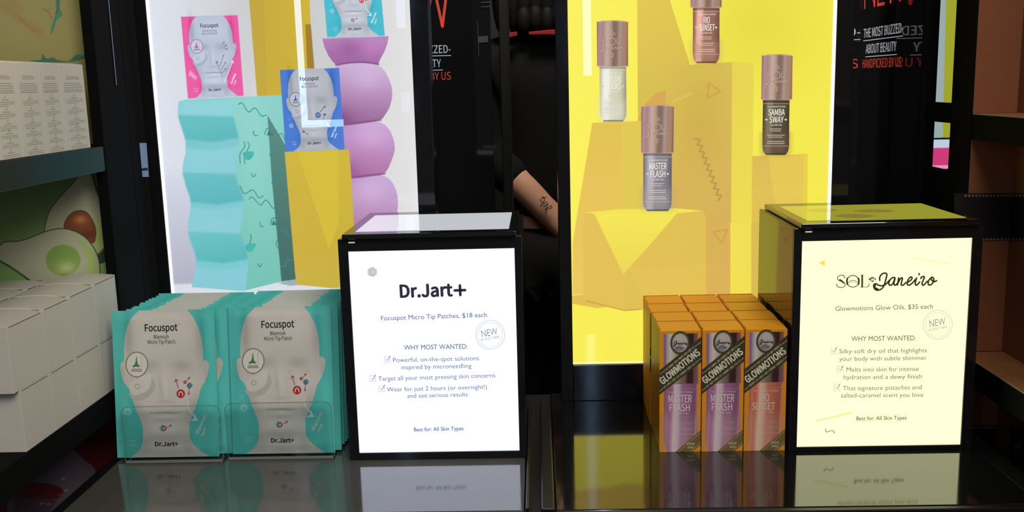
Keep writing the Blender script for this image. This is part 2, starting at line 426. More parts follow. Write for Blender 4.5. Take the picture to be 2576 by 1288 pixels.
def pouch_text(surf, dark, light, line1, care, off, h=.0003):
    letter(dark, surf, 'Focuspot', (274, 300), (512, 292), 50, bold=.005, off=off, h=h)
    letter(dark, surf, 'TM', (515, 250), (526, 249), 6, off=off, h=h)
    w1 = {'Blemish': (337, 449), 'Line & Wrinkle': (296, 490), 'Dark Spot': (318, 462)}[line1]
    letter(dark, surf, line1, (w1[0], 352), (w1[1], 349), 27, bold=0, off=off, h=h)
    letter(dark, surf, 'Micro Tip Patch', (293, 390), (496, 384), 27, bold=0, off=off, h=h)
    letter(dark, surf, 'Dr.Jart+', (353, 1117), (520, 1113), 30, bold=.012, off=off, h=h)
    letter(light, surf, care[0], (665, 1030), (728, 900), 22, bold=.012, off=off, h=h)
    letter(light, surf, care[1], (700, 1045), (728, 985), 18, bold=.012, off=off, h=h)
    letter(light, surf, '1 ea', (160, 1119), (202, 1117), 15, off=off, h=h)
INK = mat('black_ink', (22, 22, 26), .5); INKN = mat('navy_ink', (78, 90, 140), .5, emis=.8); INKO = mat('olive_ink', (98, 98, 66), .5, emis=.7)
INKP = mat('white_ink', (225, 232, 230), .5); LOGOK = mat('dark_logo_ink', (44, 40, 58), .5, emis=.5)

# ================================================================== LIT POSTER DISPLAYS
def display(px0, px1, fx0, fx1, label):
    t = thing('poster_lightbox', label, 'light box', ((fx0+fx1)/2, YP, ZC))
    zb = .951
    part(MB().box(px0-.001, px1+.001, YP+.001, YP+.030, zb-.001, 1.70), 'back_box', BLACKS, t)
    fr = MB().box(fx0, px0, YP-.006, YP+.030, ZC, 1.73).box(px1, fx1, YP-.006, YP+.030, ZC, 1.73)
    fr.box(px0, px1, YP-.006, YP+.030, ZC, zb-.0015).box(px0, px1, YP-.006, YP+.030, 1.70, 1.73)
    part(fr, 'frame', BLACKG, t, bevel=.001)
    return t, zb
LX0, LX1, RX0, RX1 = -.4895, -.1565, .0405, .3735
dispL, zb = display(LX0, LX1, -.504, -.134, 'tall lit poster of face mask pouches on turquoise and purple shapes, behind the white sign')
dispR, zb = display(RX0, RX1, .0245, .3955, 'tall lit yellow poster of four glow oil bottles on blocks, behind the orange boxes')
EDGE = emit_mat('edge_light', (238, 242, 255), 1.5)
part(MB().box(LX0, LX0+.0022, YP-.0045, YP-.0002, zb, 1.70), 'edge_light', EDGE, dispL)
part(MB().box(RX1-.0028, RX1, YP-.0045, YP-.0002, zb, 1.70), 'edge_light', EDGE, dispR)
part(MB().box(RX0, RX1, YP-.002, YP-.0002, zb-.0012, zb+.0006), 'bottom_edge_light', emit_mat('edge_light_dim', (250, 245, 190), 1.0), dispR)
plane = Plane((0, YP, 0), (1, 0, 0), (0, 0, 1))
STEP = .0006
# ---- left poster
cv = Canvas(plane, LX0, LX1, zb, 1.70, STEP, (208, 210, 216), coarse_above=1.445)
cv.poly([(340, -400), (640, -400), (640, 760), (340, 760)], grad=(((380, 300), (222, 228, 240)), ((640, 300), (203, 203, 206))), soft=60)
cv.poly([(360, 430), (520, 430), (520, 760), (360, 760)], grad=(((400, 430), (214, 219, 232)), ((470, 700), (178, 178, 196))), soft=60)
cv.poly([(780, -400), (1100, -400), (1100, 760), (780, 760)], grad=(((790, 300), (200, 202, 204)), ((1050, 300), (228, 226, 226))), soft=10)
cv.poly([(380, 716), (1100, 700), (1100, 1100), (380, 1100)], (216, 221, 230), soft=8)
cv.poly([(700, 712), (745, 700), (760, 716), (730, 719)], (160, 172, 178), soft=3)
cv.poly([(607, -240), (627, 0), (647, 242), (790, 242), (779, 0), (765, -240)], grad=(((640, 0), (196, 170, 58)), ((780, 0), (206, 178, 52))))
cv.poly([(607, -240), (627, 0), (647, 242), (672, 242), (655, -240)], (190, 162, 60), alpha=.7)
cv.poly([(768, 61), (782, 61), (791, 172), (773, 172)], (160, 124, 44))
# purple bubble column
def bubble(pts, top, bot, ctr):
    P = smooth(pts, 6, True); ys = [p[1] for p in P]
    cv.poly(P, grad=(((ctr[0], min(ys)), top), ((ctr[0]-15, max(ys)), bot)))
    cv.glow((ctr[0]+5, min(ys)+(max(ys)-min(ys))*.3), 40, 30, (14, 14, 12)); cv.glow((ctr[0]-62, max(ys)-15), 34, 30, (-22, -26, -20))
bubble([(885, 447), (916, 441), (961, 441), (987, 459), (1000, 494), (999, 535), (985, 575), (960, 592), (900, 592), (870, 560), (862, 500)], (198, 168, 214), (176, 126, 170), (930, 500))
bubble([(885, 594), (960, 590), (995, 620), (1008, 670), (985, 720), (900, 722), (868, 690), (868, 630)], (196, 165, 212), (160, 110, 160), (935, 640))
bubble([(865, 314), (899, 307), (940, 305), (965, 312), (983, 332), (993, 366), (988, 396), (969, 434), (940, 443), (885, 447), (850, 420), (842, 370)], (200, 166, 214), (172, 108, 160), (930, 360))
bubble([(844, 169), (871, 161), (899, 157), (940, 161), (964, 174), (981, 205), (987, 236), (981, 267), (970, 287), (958, 301), (930, 308), (865, 314), (835, 290), (828, 230)], (206, 180, 220), (150, 98, 146), (915, 220))
P_ = [(811, 97), (978, 91), (974, 112), (967, 130), (956, 150), (952, 161), (900, 157), (845, 163), (838, 156), (826, 140), (816, 118)]
cv.poly(P_, grad=(((900, 95), (184, 132, 186)), ((895, 162), (160, 100, 160)))); cv.glow((880, 120), 30, 22, (-16, -20, -16)); cv.glow((935, 120), 25, 20, (10, 4, 10))
cv.stroke(smooth([(845, 164), (880, 158), (920, 157), (952, 162)]), 3, (120, 70, 120), soft=3)
cv.stroke(smooth([(862, 315), (900, 308), (958, 302)]), 3, (128, 80, 118), soft=4)
cv.stroke(smooth([(884, 447), (916, 442), (968, 437)]), 3, (128, 70, 110), soft=4)
# turquoise wavy block
LW = [(450, 255), (448, 270), (449, 290), (457, 318), (467, 352), (467, 383), (462, 405), (460, 430), (469, 468), (480, 503), (478, 533), (473, 565), (478, 601), (491, 636), (494, 666), (488, 695), (482, 722)]
RW = [(581, 251), (583, 280), (592, 314), (600, 352), (596, 390), (592, 420), (593, 440), (598, 462), (611, 494), (612, 518), (609, 550), (604, 589), (615, 618), (624, 651), (623, 680), (618, 731)]
lw = smooth(LW); rw = smooth(RW)
cv.poly([(450, 255), (470, 250), (707, 239), (722, 239), (722, 369), (745, 700), (708, 708), (612, 732), (482, 722)]+lw[::-1], grad=(((600, 260), (138, 206, 202)), ((660, 700), (116, 192, 178))))
cv.glow((640, 400), 50, 200, (10, 8, 6)); 
cv.poly(lw+rw[::-1], grad=(((460, 300), (140, 208, 216)), ((620, 700), (134, 200, 212))))
def band(y0, y1, dy, c0, c1):
    def xl(y): return np.interp(y, [p[1] for p in lw], [p[0] for p in lw])
    def xr(y): return np.interp(y, [p[1] for p in rw], [p[0] for p in rw])
    L_ = [(xl(y), y) for y in np.linspace(y0, y1, 12)]; R_ = [(xr(y), y) for y in np.linspace(y0+dy, y1-dy*1.2, 12)]
    cv.poly(L_+[(xl(y1)+70, y1+7)]+R_[::-1], grad=(((530, y0), c0), ((545, y1), c1)), soft=9)
band(289, 372, 4, (100, 192, 196), (128, 200, 206)); band(293, 350, 3, (98, 190, 192), (94, 184, 188))
band(434, 522, 3, (104, 190, 196), (126, 200, 208)); band(438, 508, 3, (104, 190, 196), (92, 182, 188))
band(583, 674, 4, (100, 194, 198), (122, 200, 208)); band(588, 655, 3, (104, 192, 198), (88, 182, 184))
cv.poly([(673, 290), (700, 335), (722, 372), (735, 560), (747, 702), (708, 708), (703, 650), (694, 560), (683, 440), (678, 360)], grad=(((690, 330), (86, 138, 126)), ((725, 690), (66, 104, 100))))
cv.T = crop(580, 230, 2.525); SQ = (52, 140, 134)
for p in ([(50, 82), (75, 75), (115, 130), (155, 105), (195, 155), (225, 150)], [(145, 252), (152, 278), (172, 280)], [(218, 272), (225, 245), (245, 235), (270, 260)], [(85, 320), (90, 350), (60, 400), (62, 455)],
          [(110, 322), (118, 350), (88, 410), (92, 460)], [(133, 522), (145, 543), (160, 525)], [(60, 600), (90, 650), (140, 625), (180, 675), (208, 663)], [(118, 683), (140, 672), (190, 722), (225, 690), (270, 742), (285, 730)],
          [(187, 832), (193, 856), (210, 858)], [(255, 845), (262, 812), (280, 803), (298, 825)], [(265, 375), (250, 400), (270, 438)], [(300, 940), (290, 970), (305, 1000)], [(125, 908), (130, 940), (100, 1010)], [(172, 1095), (185, 1115), (198, 1095)],
          [(262, 585), (280, 545), (300, 550), (318, 515), (345, 520)], [(320, 885), (345, 880), (375, 925)], [(305, 275), (330, 270), (345, 310)], [(320, 1110), (350, 1105), (355, 1075), (385, 1070)]): cv.stroke(smooth(p), 5.5, SQ, soft=2)
for p in ([(80, 388), (145, 383), (140, 415), (115, 437), (92, 425)], [(95, 975), (158, 966), (150, 1000), (125, 1020), (105, 1010)]): cv.poly(smooth(p, 4, True), (72, 180, 170))
for p in ([(230, 280), (243, 243), (273, 280)], [(260, 850), (272, 815), (297, 850)]): cv.poly(p, (60, 124, 118))
cv.T = None
# yellow block
cv.poly([(716, 382), (878, 376), (884, 450), (891, 565), (902, 720), (838, 725), (745, 716)], grad=(((730, 400), (206, 180, 62)), ((860, 700), (202, 172, 58))))
cv.poly([(748, 381), (878, 376), (884, 450), (888, 700), (852, 690), (828, 630)], grad=(((800, 390), (206, 182, 56)), ((860, 700), (200, 174, 58))))
cv.poly([(748, 381), (850, 377), (852, 560), (828, 628)], (214, 190, 56), alpha=.8)
# pouches on the poster
DK = mat('poster_black_ink', (34, 36, 48), .5); WK = emit_mat('poster_white_ink', (225, 232, 245), 1, .4)
dk, wh = TG(), TG(); offL = np.array(dispL.location)
for quad, bgc, face, acc, kind, l1, care in [
    ([(455, 42), (598, 38), (473, 248), (613, 241)], (232, 92, 165), (184, 192, 214), dict(ring=(150, 60, 130), cone=(200, 40, 130)), 'wrinkle', 'Line & Wrinkle', ('Line & Wrinkle', 'care')),
    ([(806, -112), (950, -117), (823, 94), (968, 90)], (72, 186, 205), (190, 196, 208), dict(ring=(80, 90, 90), cone=(60, 140, 100)), 'blemish', 'Blemish', ('Blemish', 'care')),
    ([(704, 176), (853, 171), (719, 382), (867, 376)], (72, 122, 208), (176, 180, 190), dict(ring=(60, 70, 120), cone=(30, 80, 160)), 'spot', 'Dark Spot', ('Dark Spot', 'care'))]:
    T = homog(POUCH_Q, quad); pouch_art(cv, T, bgc, face, acc, kind)
    pouch_text(Via(T, plane), dk, wh, l1, care, offL, h=.0006)
cv.build('printed_sheet', print_mat('backlit_print', emis=1.0, rough=.006), dispL)
dk.build('black_lettering', DK, dispL); wh.build('white_lettering', WK, dispL)
# ---- right poster
cv = Canvas(plane, RX0, RX1, zb, 1.70, STEP, (246, 234, 84), coarse_above=1.445)
cv.poly([(1380, -500), (2200, -500), (2200, 1000), (1380, 1000)], grad=(((1440, 300), (250, 240, 92)), ((2090, 300), (244, 232, 76))), soft=2)
cv.glow((1900, 60), 160, 160, (-14, -14, -14)); cv.glow((1500, 900), 160, 70, (4, 4, 10))
OC = (226, 194, 82)
cv.poly([(1601, -400), (1640, -400), (1685, 0), (1735, 160), (1740, 400), (1605, 400)], grad=(((1620, 0), (226, 198, 78)), ((1700, 200), (216, 190, 78))))
cv.poly([(1605, 304), (1622, 262), (1648, 236), (1676, 225), (1676, 400), (1605, 400)], (216, 168, 82), soft=4)
cv.poly([(1675, 170), (1690, 166), (1842, 156), (1842, 800), (1675, 800)], grad=(((1740, 180), (216, 188, 82)), ((1790, 560), (214, 176, 86))))
cv.glow((1760, 300), 60, 130, (-8, -8, -8))
cv.poly([(1842, 155), (1896, 158), (1892, 600), (1890, 800), (1837, 800)], grad=(((1860, 180), (230, 212, 78)), ((1860, 600), (238, 220, 80))))
cv.poly([(1892, 393), (2027, 387), (2022, 800), (1890, 800)], grad=(((1900, 400), (222, 186, 84)), ((2020, 600), (226, 196, 82))))
cv.poly([(1932, 391), (2025, 388), (2022, 800), (1990, 800)], (230, 202, 84), alpha=.7)
cv.poly([(2022, 387), (2032, 387), (2028, 800), (2018, 800)], (232, 208, 70))
cv.poly([(1490, 309), (1563, 306), (1565, 535), (1565, 760), (1440, 745), (1441, 607)], grad=(((1540, 320), (226, 192, 80)), ((1450, 700), (236, 200, 92))))
cv.poly([(1563, 306), (1640, 303), (1650, 360), (1676, 362), (1676, 540), (1565, 540)], (224, 200, 80))
cv.poly([(1395, 741), (1468, 740), (1560, 730), (2100, 730), (2100, 1000), (1395, 1000)], (248, 236, 84), soft=2)
cv.poly([(1395, 747), (1468, 741), (1475, 757), (1530, 772), (1500, 775), (1440, 764), (1395, 762)], (226, 190, 82), soft=3)
cv.poly([(1775, 560), (1840, 560), (1837, 800), (1775, 800)], (216, 176, 84))
cv.poly([(1837, 560), (1892, 560), (1890, 800), (1837, 800)], (240, 222, 82))
cv.poly([(1890, 560), (2020, 560), (2020, 800), (1890, 800)], (220, 186, 84))
cube = [(1467, 534), (1600, 528), (1768, 530), (1775, 545), (1777, 800), (1611, 778), (1571, 781), (1475, 757), (1468, 742)]
cv.poly(cube, grad=(((1500, 560), (228, 192, 86)), ((1720, 760), (226, 192, 80))))
cv.poly([(1571, 540), (1768, 532), (1776, 545), (1777, 800), (1611, 778), (1571, 781)], (222, 190, 80), alpha=.6)
cv.poly([(1467, 535), (1560, 526), (1700, 524), (1768, 530), (1700, 537), (1494, 537)], (244, 226, 84), soft=1.5)
cv.poly([(1494, 536), (1704, 535), (1640, 610), (1568, 690)], grad=(((1560, 540), (244, 230, 84)), ((1568, 690), (236, 214, 84))))
cv.stroke([(1475, 757), (1571, 781), (1612, 778)], 2.5, (196, 150, 70), soft=2)
for tri in ([(1794.6, 583), (1829.6, 577), (1815, 611)], [(1783, 209), (1812, 230), (1779, 246)]): cv.stroke(tri, 4, (204, 162, 74), closed=True)
zz = []
for k in range(21):
    x = 1753+k*(1812-1753)/20; y = 346+k*(502-346)/20; zz.append((x+(5 if k % 2 else -5), y+(-2 if k % 2 else 3)))
cv.stroke(zz, 4.5, (190, 150, 74))
sq = []
for k in range(9): sq += [(1690+k*6, 262-k*3-(k % 2)*8)]
cv.stroke(sq, 3, (222, 196, 92))
wl = TG(); gl = MB(); offR = np.array(dispR.location)
def bottle(x0, x1, yt, yc, yb, bx0, bx1, liq0, liq1, l1, l2, tilt=0):
    w = x1-x0
    def X(x, y): return (x+tilt*(y-yc), y)
    cap = [X(x0, yt+4), X(x0+w*.2, yt+1), X(x0+w*.5, yt), X(x0+w*.8, yt+1), X(x1, yt+4), X(x1-1, yc-2), X(x0+w*.5, yc+1), X(x0, yc-2)]
    k_ = 1.0
    cv.poly(cap, grad=(X(x0, yc), X(x1, yc), [(0, (150, 112, 116)), (.05, (178, 140, 142)), (.16, (166, 128, 126)), (.3, (196, 168, 156)), (.4, (182, 154, 136)), (.52, (128, 100, 82)), (.62, (136, 110, 98)), (.7, (168, 146, 140)), (.8, (160, 130, 110)), (.9, (168, 126, 98)), (.96, (130, 98, 96)), (1, (120, 90, 92))]))
    cv.stroke([X(x0, yc-2), X(x0+w*.5, yc), X(x1, yc-2)], 2, (190, 160, 150)); cv.stroke([X(x0+1, yt+4), X(x0+w*.5, yt+1), X(x1-1, yt+4)], 1.5, (196, 170, 160))
    bw = bx1-bx0; hh = yb-yc
    body = [X(bx0, yc)]+[X(bx0, yb-hh*.16), X(bx0+bw*.03, yb-hh*.07), X(bx0+bw*.1, yb-1), X(bx0+bw*.2, yb), X(bx1-bw*.2, yb), X(bx1-bw*.1, yb-1), X(bx1-bw*.03, yb-hh*.07), X(bx1, yb-hh*.16), X(bx1, yc)]
    l0 = np.array(liq0, float); hi = np.minimum(l0*1.1+(62 if l1 == 'RIO' else 30), 240)
    cv.poly(body, grad=(X(bx0, yc), X(bx1, yc), [(0, l0*.8), (.08, l0*.97), (.2, hi), (.33, hi), (.45, l0), (.8, l0*.94), (.93, l0*.82), (1, l0*.7)]))
    cv.poly([X(bx0+2, yb-hh*.35), X(bx1-2, yb-hh*.35), X(bx1-3, yb-hh*.05), X(bx0+3, yb-hh*.05)], liq1, soft=hh*.3, alpha=.6)
    cv.poly([X(bx0, yc), X(bx1, yc), X(bx1, yc+5), X(bx0, yc+5)], l0*.6, alpha=.6, soft=3)
    cv.stroke([X(bx0+bw*.15, yb-1), X(bx1-bw*.15, yb-1)], 3, l0*.45, soft=3)
    mx = (bx0+bx1)/2; s = (hh/140)
    L = lambda t, wd, y, c, b=.0: letter(wl, plane, t, X(mx-wd/2+1, y), X(mx+wd/2+1, y-wd*.012), c, bold=b, off=offR, h=.0006)
    L('GLOWMOTIONS', 46*s, yc+19*s, 4.2*s, 0)
    L(l1, (42 if len(l1) > 4 else 26)*s if l1 != 'RIO' else 16*s, yc+39*s, 16*s, .004); L(l2, 36*s if l2 != 'SUNSET' else 40*s, yc+58*s, 16*s, .004); L('GLOW OIL', 30*s, yc+66*s, 4.2*s, 0)
    for k, (wd, yy) in enumerate([(30, 74), (26, 79), (44, 90), (38, 95), (42, 106), (44, 111)]):
        x = mx-wd/2*s
        while x < mx+wd/2*s-2: n_ = random.uniform(2, 5)*s; ribbon(gl, plane, [X(x, yc+yy*s), X(min(x+n_, mx+wd/2*s), yc+yy*s)], 1.5*s, off=offR, h=.0005); x += n_+1.4*s
    for yy in (9, 118):
        x = bx0+2
        while x < bx1-2: ribbon(gl, plane, [X(x, yc+yy*s), X(x+1.6, yc+yy*s)], 1.0, off=offR, h=.0005); x += 3.2
    for sx in (-1, 1):
        c = mx+sx*25*s
        shape(gl, plane, [X(c-sx*4*s, yc+50*s), X(c, yc+47*s), X(c+sx*4*s, yc+50*s), X(c, yc+53*s)][::sx], off=offR, h=.0005)
    gl.build('small_print', emit_mat('bottle_grey_ink', (205, 205, 190), 1, .4), dispR); gl.v = []; gl.f = []
    # embossed logo on the cap
    cx = (x0+x1)/2; ym = (yt+yc)/2
    for dx, cc in ((.8, (100, 78, 66)), (-.4, (206, 180, 168))):
        cv.stroke(circ((X(cx+dx, ym-5)), 8, 14, 9), 1.5, cc, closed=True)
        cv.stroke([X(cx-20+dx, ym-12), X(cx-25+dx, ym-9), X(cx-19+dx, ym-5), X(cx-24+dx, ym+1)], 1.5, cc)
        cv.stroke([X(cx+12+dx, ym-12), X(cx+12+dx, ym+1), X(cx+20+dx, ym)], 1.5, cc)
        p = [(-26, 12), (-20, 8), (-22, 20), (-28, 22), (-16, 14), (-11, 17), (-8, 12), (-5, 17), (-1, 12), (3, 17), (7, 12), (10, 16), (14, 12), (17, 16), (22, 12), (27, 15)]
        cv.stroke(smooth([X(cx+dx+a, ym+b-3) for a, b in p], 4), 1.5, cc)
        for q in ([(-6, -26), (0, -30), (6, -26)], [(-7, -22), (0, -24), (7, -22)], [(0, -20), (0, -18)], [(-4, 22), (0, 28), (4, 24)], [(-2, 31), (0, 35), (3, 30)]): cv.stroke([X(cx+dx+a, ym+b) for a, b in q], 1.5, cc)
bottle(1502, 1581, 51, 168, 305, 1508, 1575, (218, 214, 184), (224, 220, 204), 'GOLDIE', 'ROCKS', .008)
bottle(1737, 1816, -98, 20, 158, 1743, 1810, (158, 106, 92), (184, 134, 110), 'RIO', 'SUNSET')
bottle(1915, 1993, 136, 252, 389, 1919, 1986, (88, 76, 54), (116, 88, 66), 'SAMBA', 'SWAY', -.01)
bottle(1613, 1695, 264, 386, 530, 1618, 1690, (140, 130, 142), (164, 158, 156), 'MASTER', 'FLASH', -.002)
cv.build('printed_sheet', print_mat('backlit_print', emis=1.0, rough=.006), dispR)
wl.build('bottle_lettering', emit_mat('bottle_white_ink', (232, 232, 220), 1, .4), dispR)

# ================================================================== COUNTERTOP LIGHT SIGNS
def sign(x0, x1, y0, y1, sx, sz, screen_rgb, top_rgb, name_label, screen_s):
    t = thing('sign_box', name_label, 'light box sign', ((x0+x1)/2, (y0+y1)/2, ZC))
    zt = 1.156; b = MB()
    b.box(x0, x1, y0+.004, y1, ZC, zt)
    part(b, 'housing', BLACKG, t, bevel=.001)
    fr = MB().box(x0, sx[0], y0, y0+.004, ZC, zt).box(sx[1], x1, y0, y0+.004, ZC, zt).box(sx[0], sx[1], y0, y0+.004, ZC, sz[0]).box(sx[0], sx[1], y0, y0+.004, sz[1], zt)
    part(fr, 'front_frame', BLACKG, t, bevel=.0005)
    part(MB().box(sx[0], sx[1], y0+.002, y0+.0042, sz[0], sz[1]), 'lit_panel', emit_mat('lit_panel_'+str(screen_rgb[2]), screen_rgb, screen_s, .25), t)
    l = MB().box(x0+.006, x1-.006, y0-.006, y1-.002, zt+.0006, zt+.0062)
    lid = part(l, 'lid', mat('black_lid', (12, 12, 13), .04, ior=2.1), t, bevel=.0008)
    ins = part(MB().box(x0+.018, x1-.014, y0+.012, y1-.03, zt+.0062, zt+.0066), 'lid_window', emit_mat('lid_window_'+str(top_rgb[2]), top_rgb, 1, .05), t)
    part(MB().box(x0+.012, x0+.019, y0-.0014, y0, zt-.0042, zt-.0030), 'edge_glint', emit_mat('glint_glow', (200, 190, 150), 1, .4), t)  # small glowing bar painting a glint on the front top edge
    return t
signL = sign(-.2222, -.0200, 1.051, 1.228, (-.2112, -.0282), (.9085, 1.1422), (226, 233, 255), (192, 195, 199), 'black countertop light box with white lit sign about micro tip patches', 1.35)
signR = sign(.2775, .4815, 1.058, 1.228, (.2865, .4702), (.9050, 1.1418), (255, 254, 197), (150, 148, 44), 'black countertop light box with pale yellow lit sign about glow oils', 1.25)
for c_, rx_, ry_ in (((2198, 531), 52, 4.5), ((2150, 543.5), 50, 5.5), ((2068, 529), 40, 4)):  # glowing brown ovals that paint a reflection onto the lid window
    g = MB(); g.add([at_z(q_, 1.156+.0067)-np.array(signR.location) for q_ in circ(c_, rx_, 28, ry_)][::-1], [tuple(range(28))]); g.build('lid_reflection', emit_mat('reflection_oval', (134, 122, 46), 1, .05), signR)
def check(mb, S, x, y, off):
    ribbon(mb, S, [(x, y), (x+14, y-.4), (x+14, y+14), (x, y+14.6)], 1.0, off=off, closed=True)
def sign_texts(t, y0, lines, ink):
    S = Plane((0, y0+.002, 0), (1, 0, 0), (0, 0, 1)); mb = TG(); o = np.array(t.location)
    for s, p0, p1, c, b in lines: letter(mb, S, s, p0, p1, c, bold=b, off=o, h=.0004, font=None)
    mb.build('lettering', ink, t); return S, o
S, o = sign_texts(signL, 1.051, [('Focuspot Micro Tip Patches, $18 each', (959, 806), (1225, 797), 11.5, .004), ('WHY MOST WANTED:', (1017, 880), (1176, 877), 12, .006),
    ('Powerful, on-the-spot solutions', (989, 911), (1205, 906), 11, -.006), ('inspired by microneedling', (1010, 929), (1186, 925), 11, -.006), ('Target all your most pressing skin concerns', (952, 958), (1246, 949), 11, -.006),
    ('Wear for just 2 hours (or overnight!)', (974, 985), (1225, 978), 11, -.006), ('and see serious results', (1025, 1001), (1177, 997), 11, -.006), ('Best for: All Skin Types', (1042, 1085), (1166, 1082), 9.5, .014)], INKN)
mb = MB(); letter(mb, S, 'Dr.Jart', (1008, 748), (1138, 744), 31, bold=.014, off=o, h=.0004)
ribbon(mb, S, [(1144, 730.5), (1170, 729.7)], 7, off=o); ribbon(mb, S, [(1157, 718), (1158, 742)], 7, off=o); mb.build('logo', LOGOK, signL)
def badge(t, S, o, c):
    g = MB(); x, y = c
    ribbon(g, S, circ(c, 36.5, 48), .9, off=o, closed=True); ribbon(g, S, circ(c, 31, 48), .7, off=o, closed=True)
    letter(g, S, 'NEW', (x-20, y+6), (x+20, y-1), 17, bold=-.016, off=o, h=.0004, font=None); letter(g, S, '& ONLY HERE', (x-22, y+16), (x+24, y+8), 6.5, bold=0, off=o, h=.0004, font=None)
    g.build('round_badge', mat('grey_ink', (130, 130, 136), .5, emis=.8), t)
badge(signL, S, o, (1233, 842))
g = MB()
for x, y in ((967, 897), (930, 945.5), (953, 971)): check(g, S, x, y, o); ribbon(g, S, [(x+4, y+6), (x+7, y+11), (x+15, y-3)], 1.6, off=o)
g.build('check_boxes', INKN, signL)
g = MB(); shape(g, S, circ((936, 684), 12), off=o); g.build('pale_disc', mat('pale_grey_ink', (205, 205, 212), .5, emis=.55), signL)
g = MB()
for k in range(12): a = k*.52; shape(g, S, circ((937+(11 if k % 2 else 7)*math.cos(a)+2, 684+(11 if k % 2 else 7)*math.sin(a)), 1.1, 8), off=o, h=.0005)
g.build('dot_motif', INKN, signL)
S, o = sign_texts(signR, 1.058, [('Glowmotions Glow Oils, $35 each', (2101, 782), (2346, 776), 11.5, .004), ('WHY MOST WANTED:', (2141, 858), (2303, 856), 12, .006),
    ('Silky-soft dry oil that highlights', (2111, 889), (2331, 886), 11, -.006), ('your body with subtle shimmer', (2111, 908), (2331, 905), 11, -.006), ('Melts into skin for intense', (2129, 935), (2311, 933), 11, -.006),
    ('hydration and a dewy finish', (2122, 954), (2318, 952), 11, -.006), ('That signature pistachio and', (2120, 982), (2318, 979), 11, -.006), ('salted-caramel scent you love', (2115, 1000), (2322, 998), 11, -.006),
    ('Best for: All Skin Types', (2154, 1057), (2280, 1055), 9.5, .014)], INKO)
badge(signR, S, o, (2359, 817))
g = MB(); g2 = MB()
for x, y in ((2090, 876), (2106, 922.5), (2098, 968.5)):
    check(g, S, x, y, o); ribbon(g, S, [(x+4, y+6), (x+7, y+11), (x+15, y-3)], 1.6, off=o)
g.build('check_boxes', INKN, signR)
VS = Via(crop(2060, 560, 6.44), S); g = MB()
# SOL in thick and thin strokes
for p, w in [([(415, 895), (405, 862), (355, 850), (305, 880), (310, 925), (370, 955), (420, 985), (415, 1030), (360, 1050), (300, 1035), (285, 995)], 13), ([(340, 925), (380, 955), (400, 975)], 26)]: ribbon(g, VS, smooth(p), w, off=o)
ribbon(g, VS, circ((550, 950), 96, 40, 95), 14, off=o, closed=True)
for sx in (-1, 1): ribbon(g, VS, smooth([(550+sx*88, 900), (550+sx*98, 950), (550+sx*88, 1000)]), 28, off=o)
for p, w in [([(700, 855), (700, 1040)], 28), ([(670, 852), (735, 850)], 8), ([(665, 1044), (780, 1044)], 9), ([(780, 1044), (805, 1025), (815, 995)], 12)]: ribbon(g, VS, p, w, off=o)
for r, y in ((75, 1030), (95, 1050), (60, 960)): ribbon(g, VS, [(550+r*math.cos(a), 1010+r*.8*math.sin(a)) for a in np.linspace(math.pi*1.15, math.pi*1.85, 10)], 5 if r != 95 else 9, off=o)
for r in (150, 175, 200, 225, 250):
    for k in range(25):
        a = math.pi*(1.02+.96*k/24); c_, s_ = math.cos(a), math.sin(a)
        x, y = 550+r*c_, 1010+r*.86*s_
        if r > 215 and abs(c_) < .45: continue
        ribbon(g, VS, [(x, y), (x+9*c_, y+9*s_)], 4, off=o)
# the script word
for p in ([(985, 935), (985, 880), (1030, 825), (1085, 820), (1098, 850), (1080, 930), (1048, 1030), (995, 1083), (930, 1092), (890, 1052), (890, 1003), (925, 990), (960, 1012), (1020, 1022), (1085, 995), (1135, 935)],
          [(1225, 888), (1180, 897), (1138, 950), (1133, 1000), (1162, 1013), (1200, 980), (1232, 895), (1213, 985), (1235, 1013), (1275, 975)], [(1290, 895), (1272, 1010)], [(1276, 985), (1320, 905), (1350, 900), (1338, 960), (1332, 1005), (1362, 1013), (1405, 970)],
          [(1440, 965), (1490, 930), (1508, 892), (1480, 882), (1442, 930), (1428, 990), (1458, 1013), (1510, 980), (1560, 920)], [(1580, 895), (1558, 985), (1582, 1013), (1632, 960)], [(1620, 825), (1622, 842)],
          [(1650, 905), (1665, 878), (1705, 878), (1690, 930), (1668, 985), (1692, 1013), (1752, 950)], [(1820, 888), (1775, 940), (1772, 1000), (1815, 1005), (1858, 945), (1850, 893), (1818, 888), (1825, 930), (1870, 955), (1905, 940)]):
    ribbon(g, VS, smooth(p), 27, off=o, h=.0004)
ribbon(g, VS, smooth([(905, 1010), (900, 1055), (950, 1080)]), 40, off=o)
shape(g, VS, [(800, 915), (865, 875), (932, 915), (865, 965)], off=o)
g.build('logo', mat('olive_black_ink', (44, 46, 22), .5, emis=.8), signR)
g = MB(); letter(g, VS, 'de', (838, 938), (900, 936), 38, bold=.02, off=o, h=.0008); g.build('logo_diamond_lettering', emit_mat('cream', (250, 250, 200), 1, .4), signR)
g = MB(); V3 = Via(crop(1880, 480, 3.389), S); V7 = Via(crop(1980, 820, 2.752), S)
shape(g, V3, [(608, 615), (660, 588), (660, 640)], off=o); g.build('orange_motif', mat('orange_ink', (250, 205, 60), .5, emis=.8), signR); g = MB(); ribbon(g, V7, [(200+k*14.9, 655-k*3.4+(7 if k % 2 else -4)) for k in range(17)], 6, off=o)
g.build('orange_motif', mat('orange_ink', (250, 205, 60), .5, emis=.8), signR)
g = MB(); ribbon(g, V3, [(662, 560), (698, 560), (680, 592)], 4, off=o, closed=True); g.build('yellow_motif', mat('yellow_ink', (250, 245, 110), .5, emis=.9), signR); g = MB(); ribbon(g, V3, [(1420+k*14.6, 570+k*2.5+(7 if k % 2 else -4)) for k in range(21)], 7, off=o)
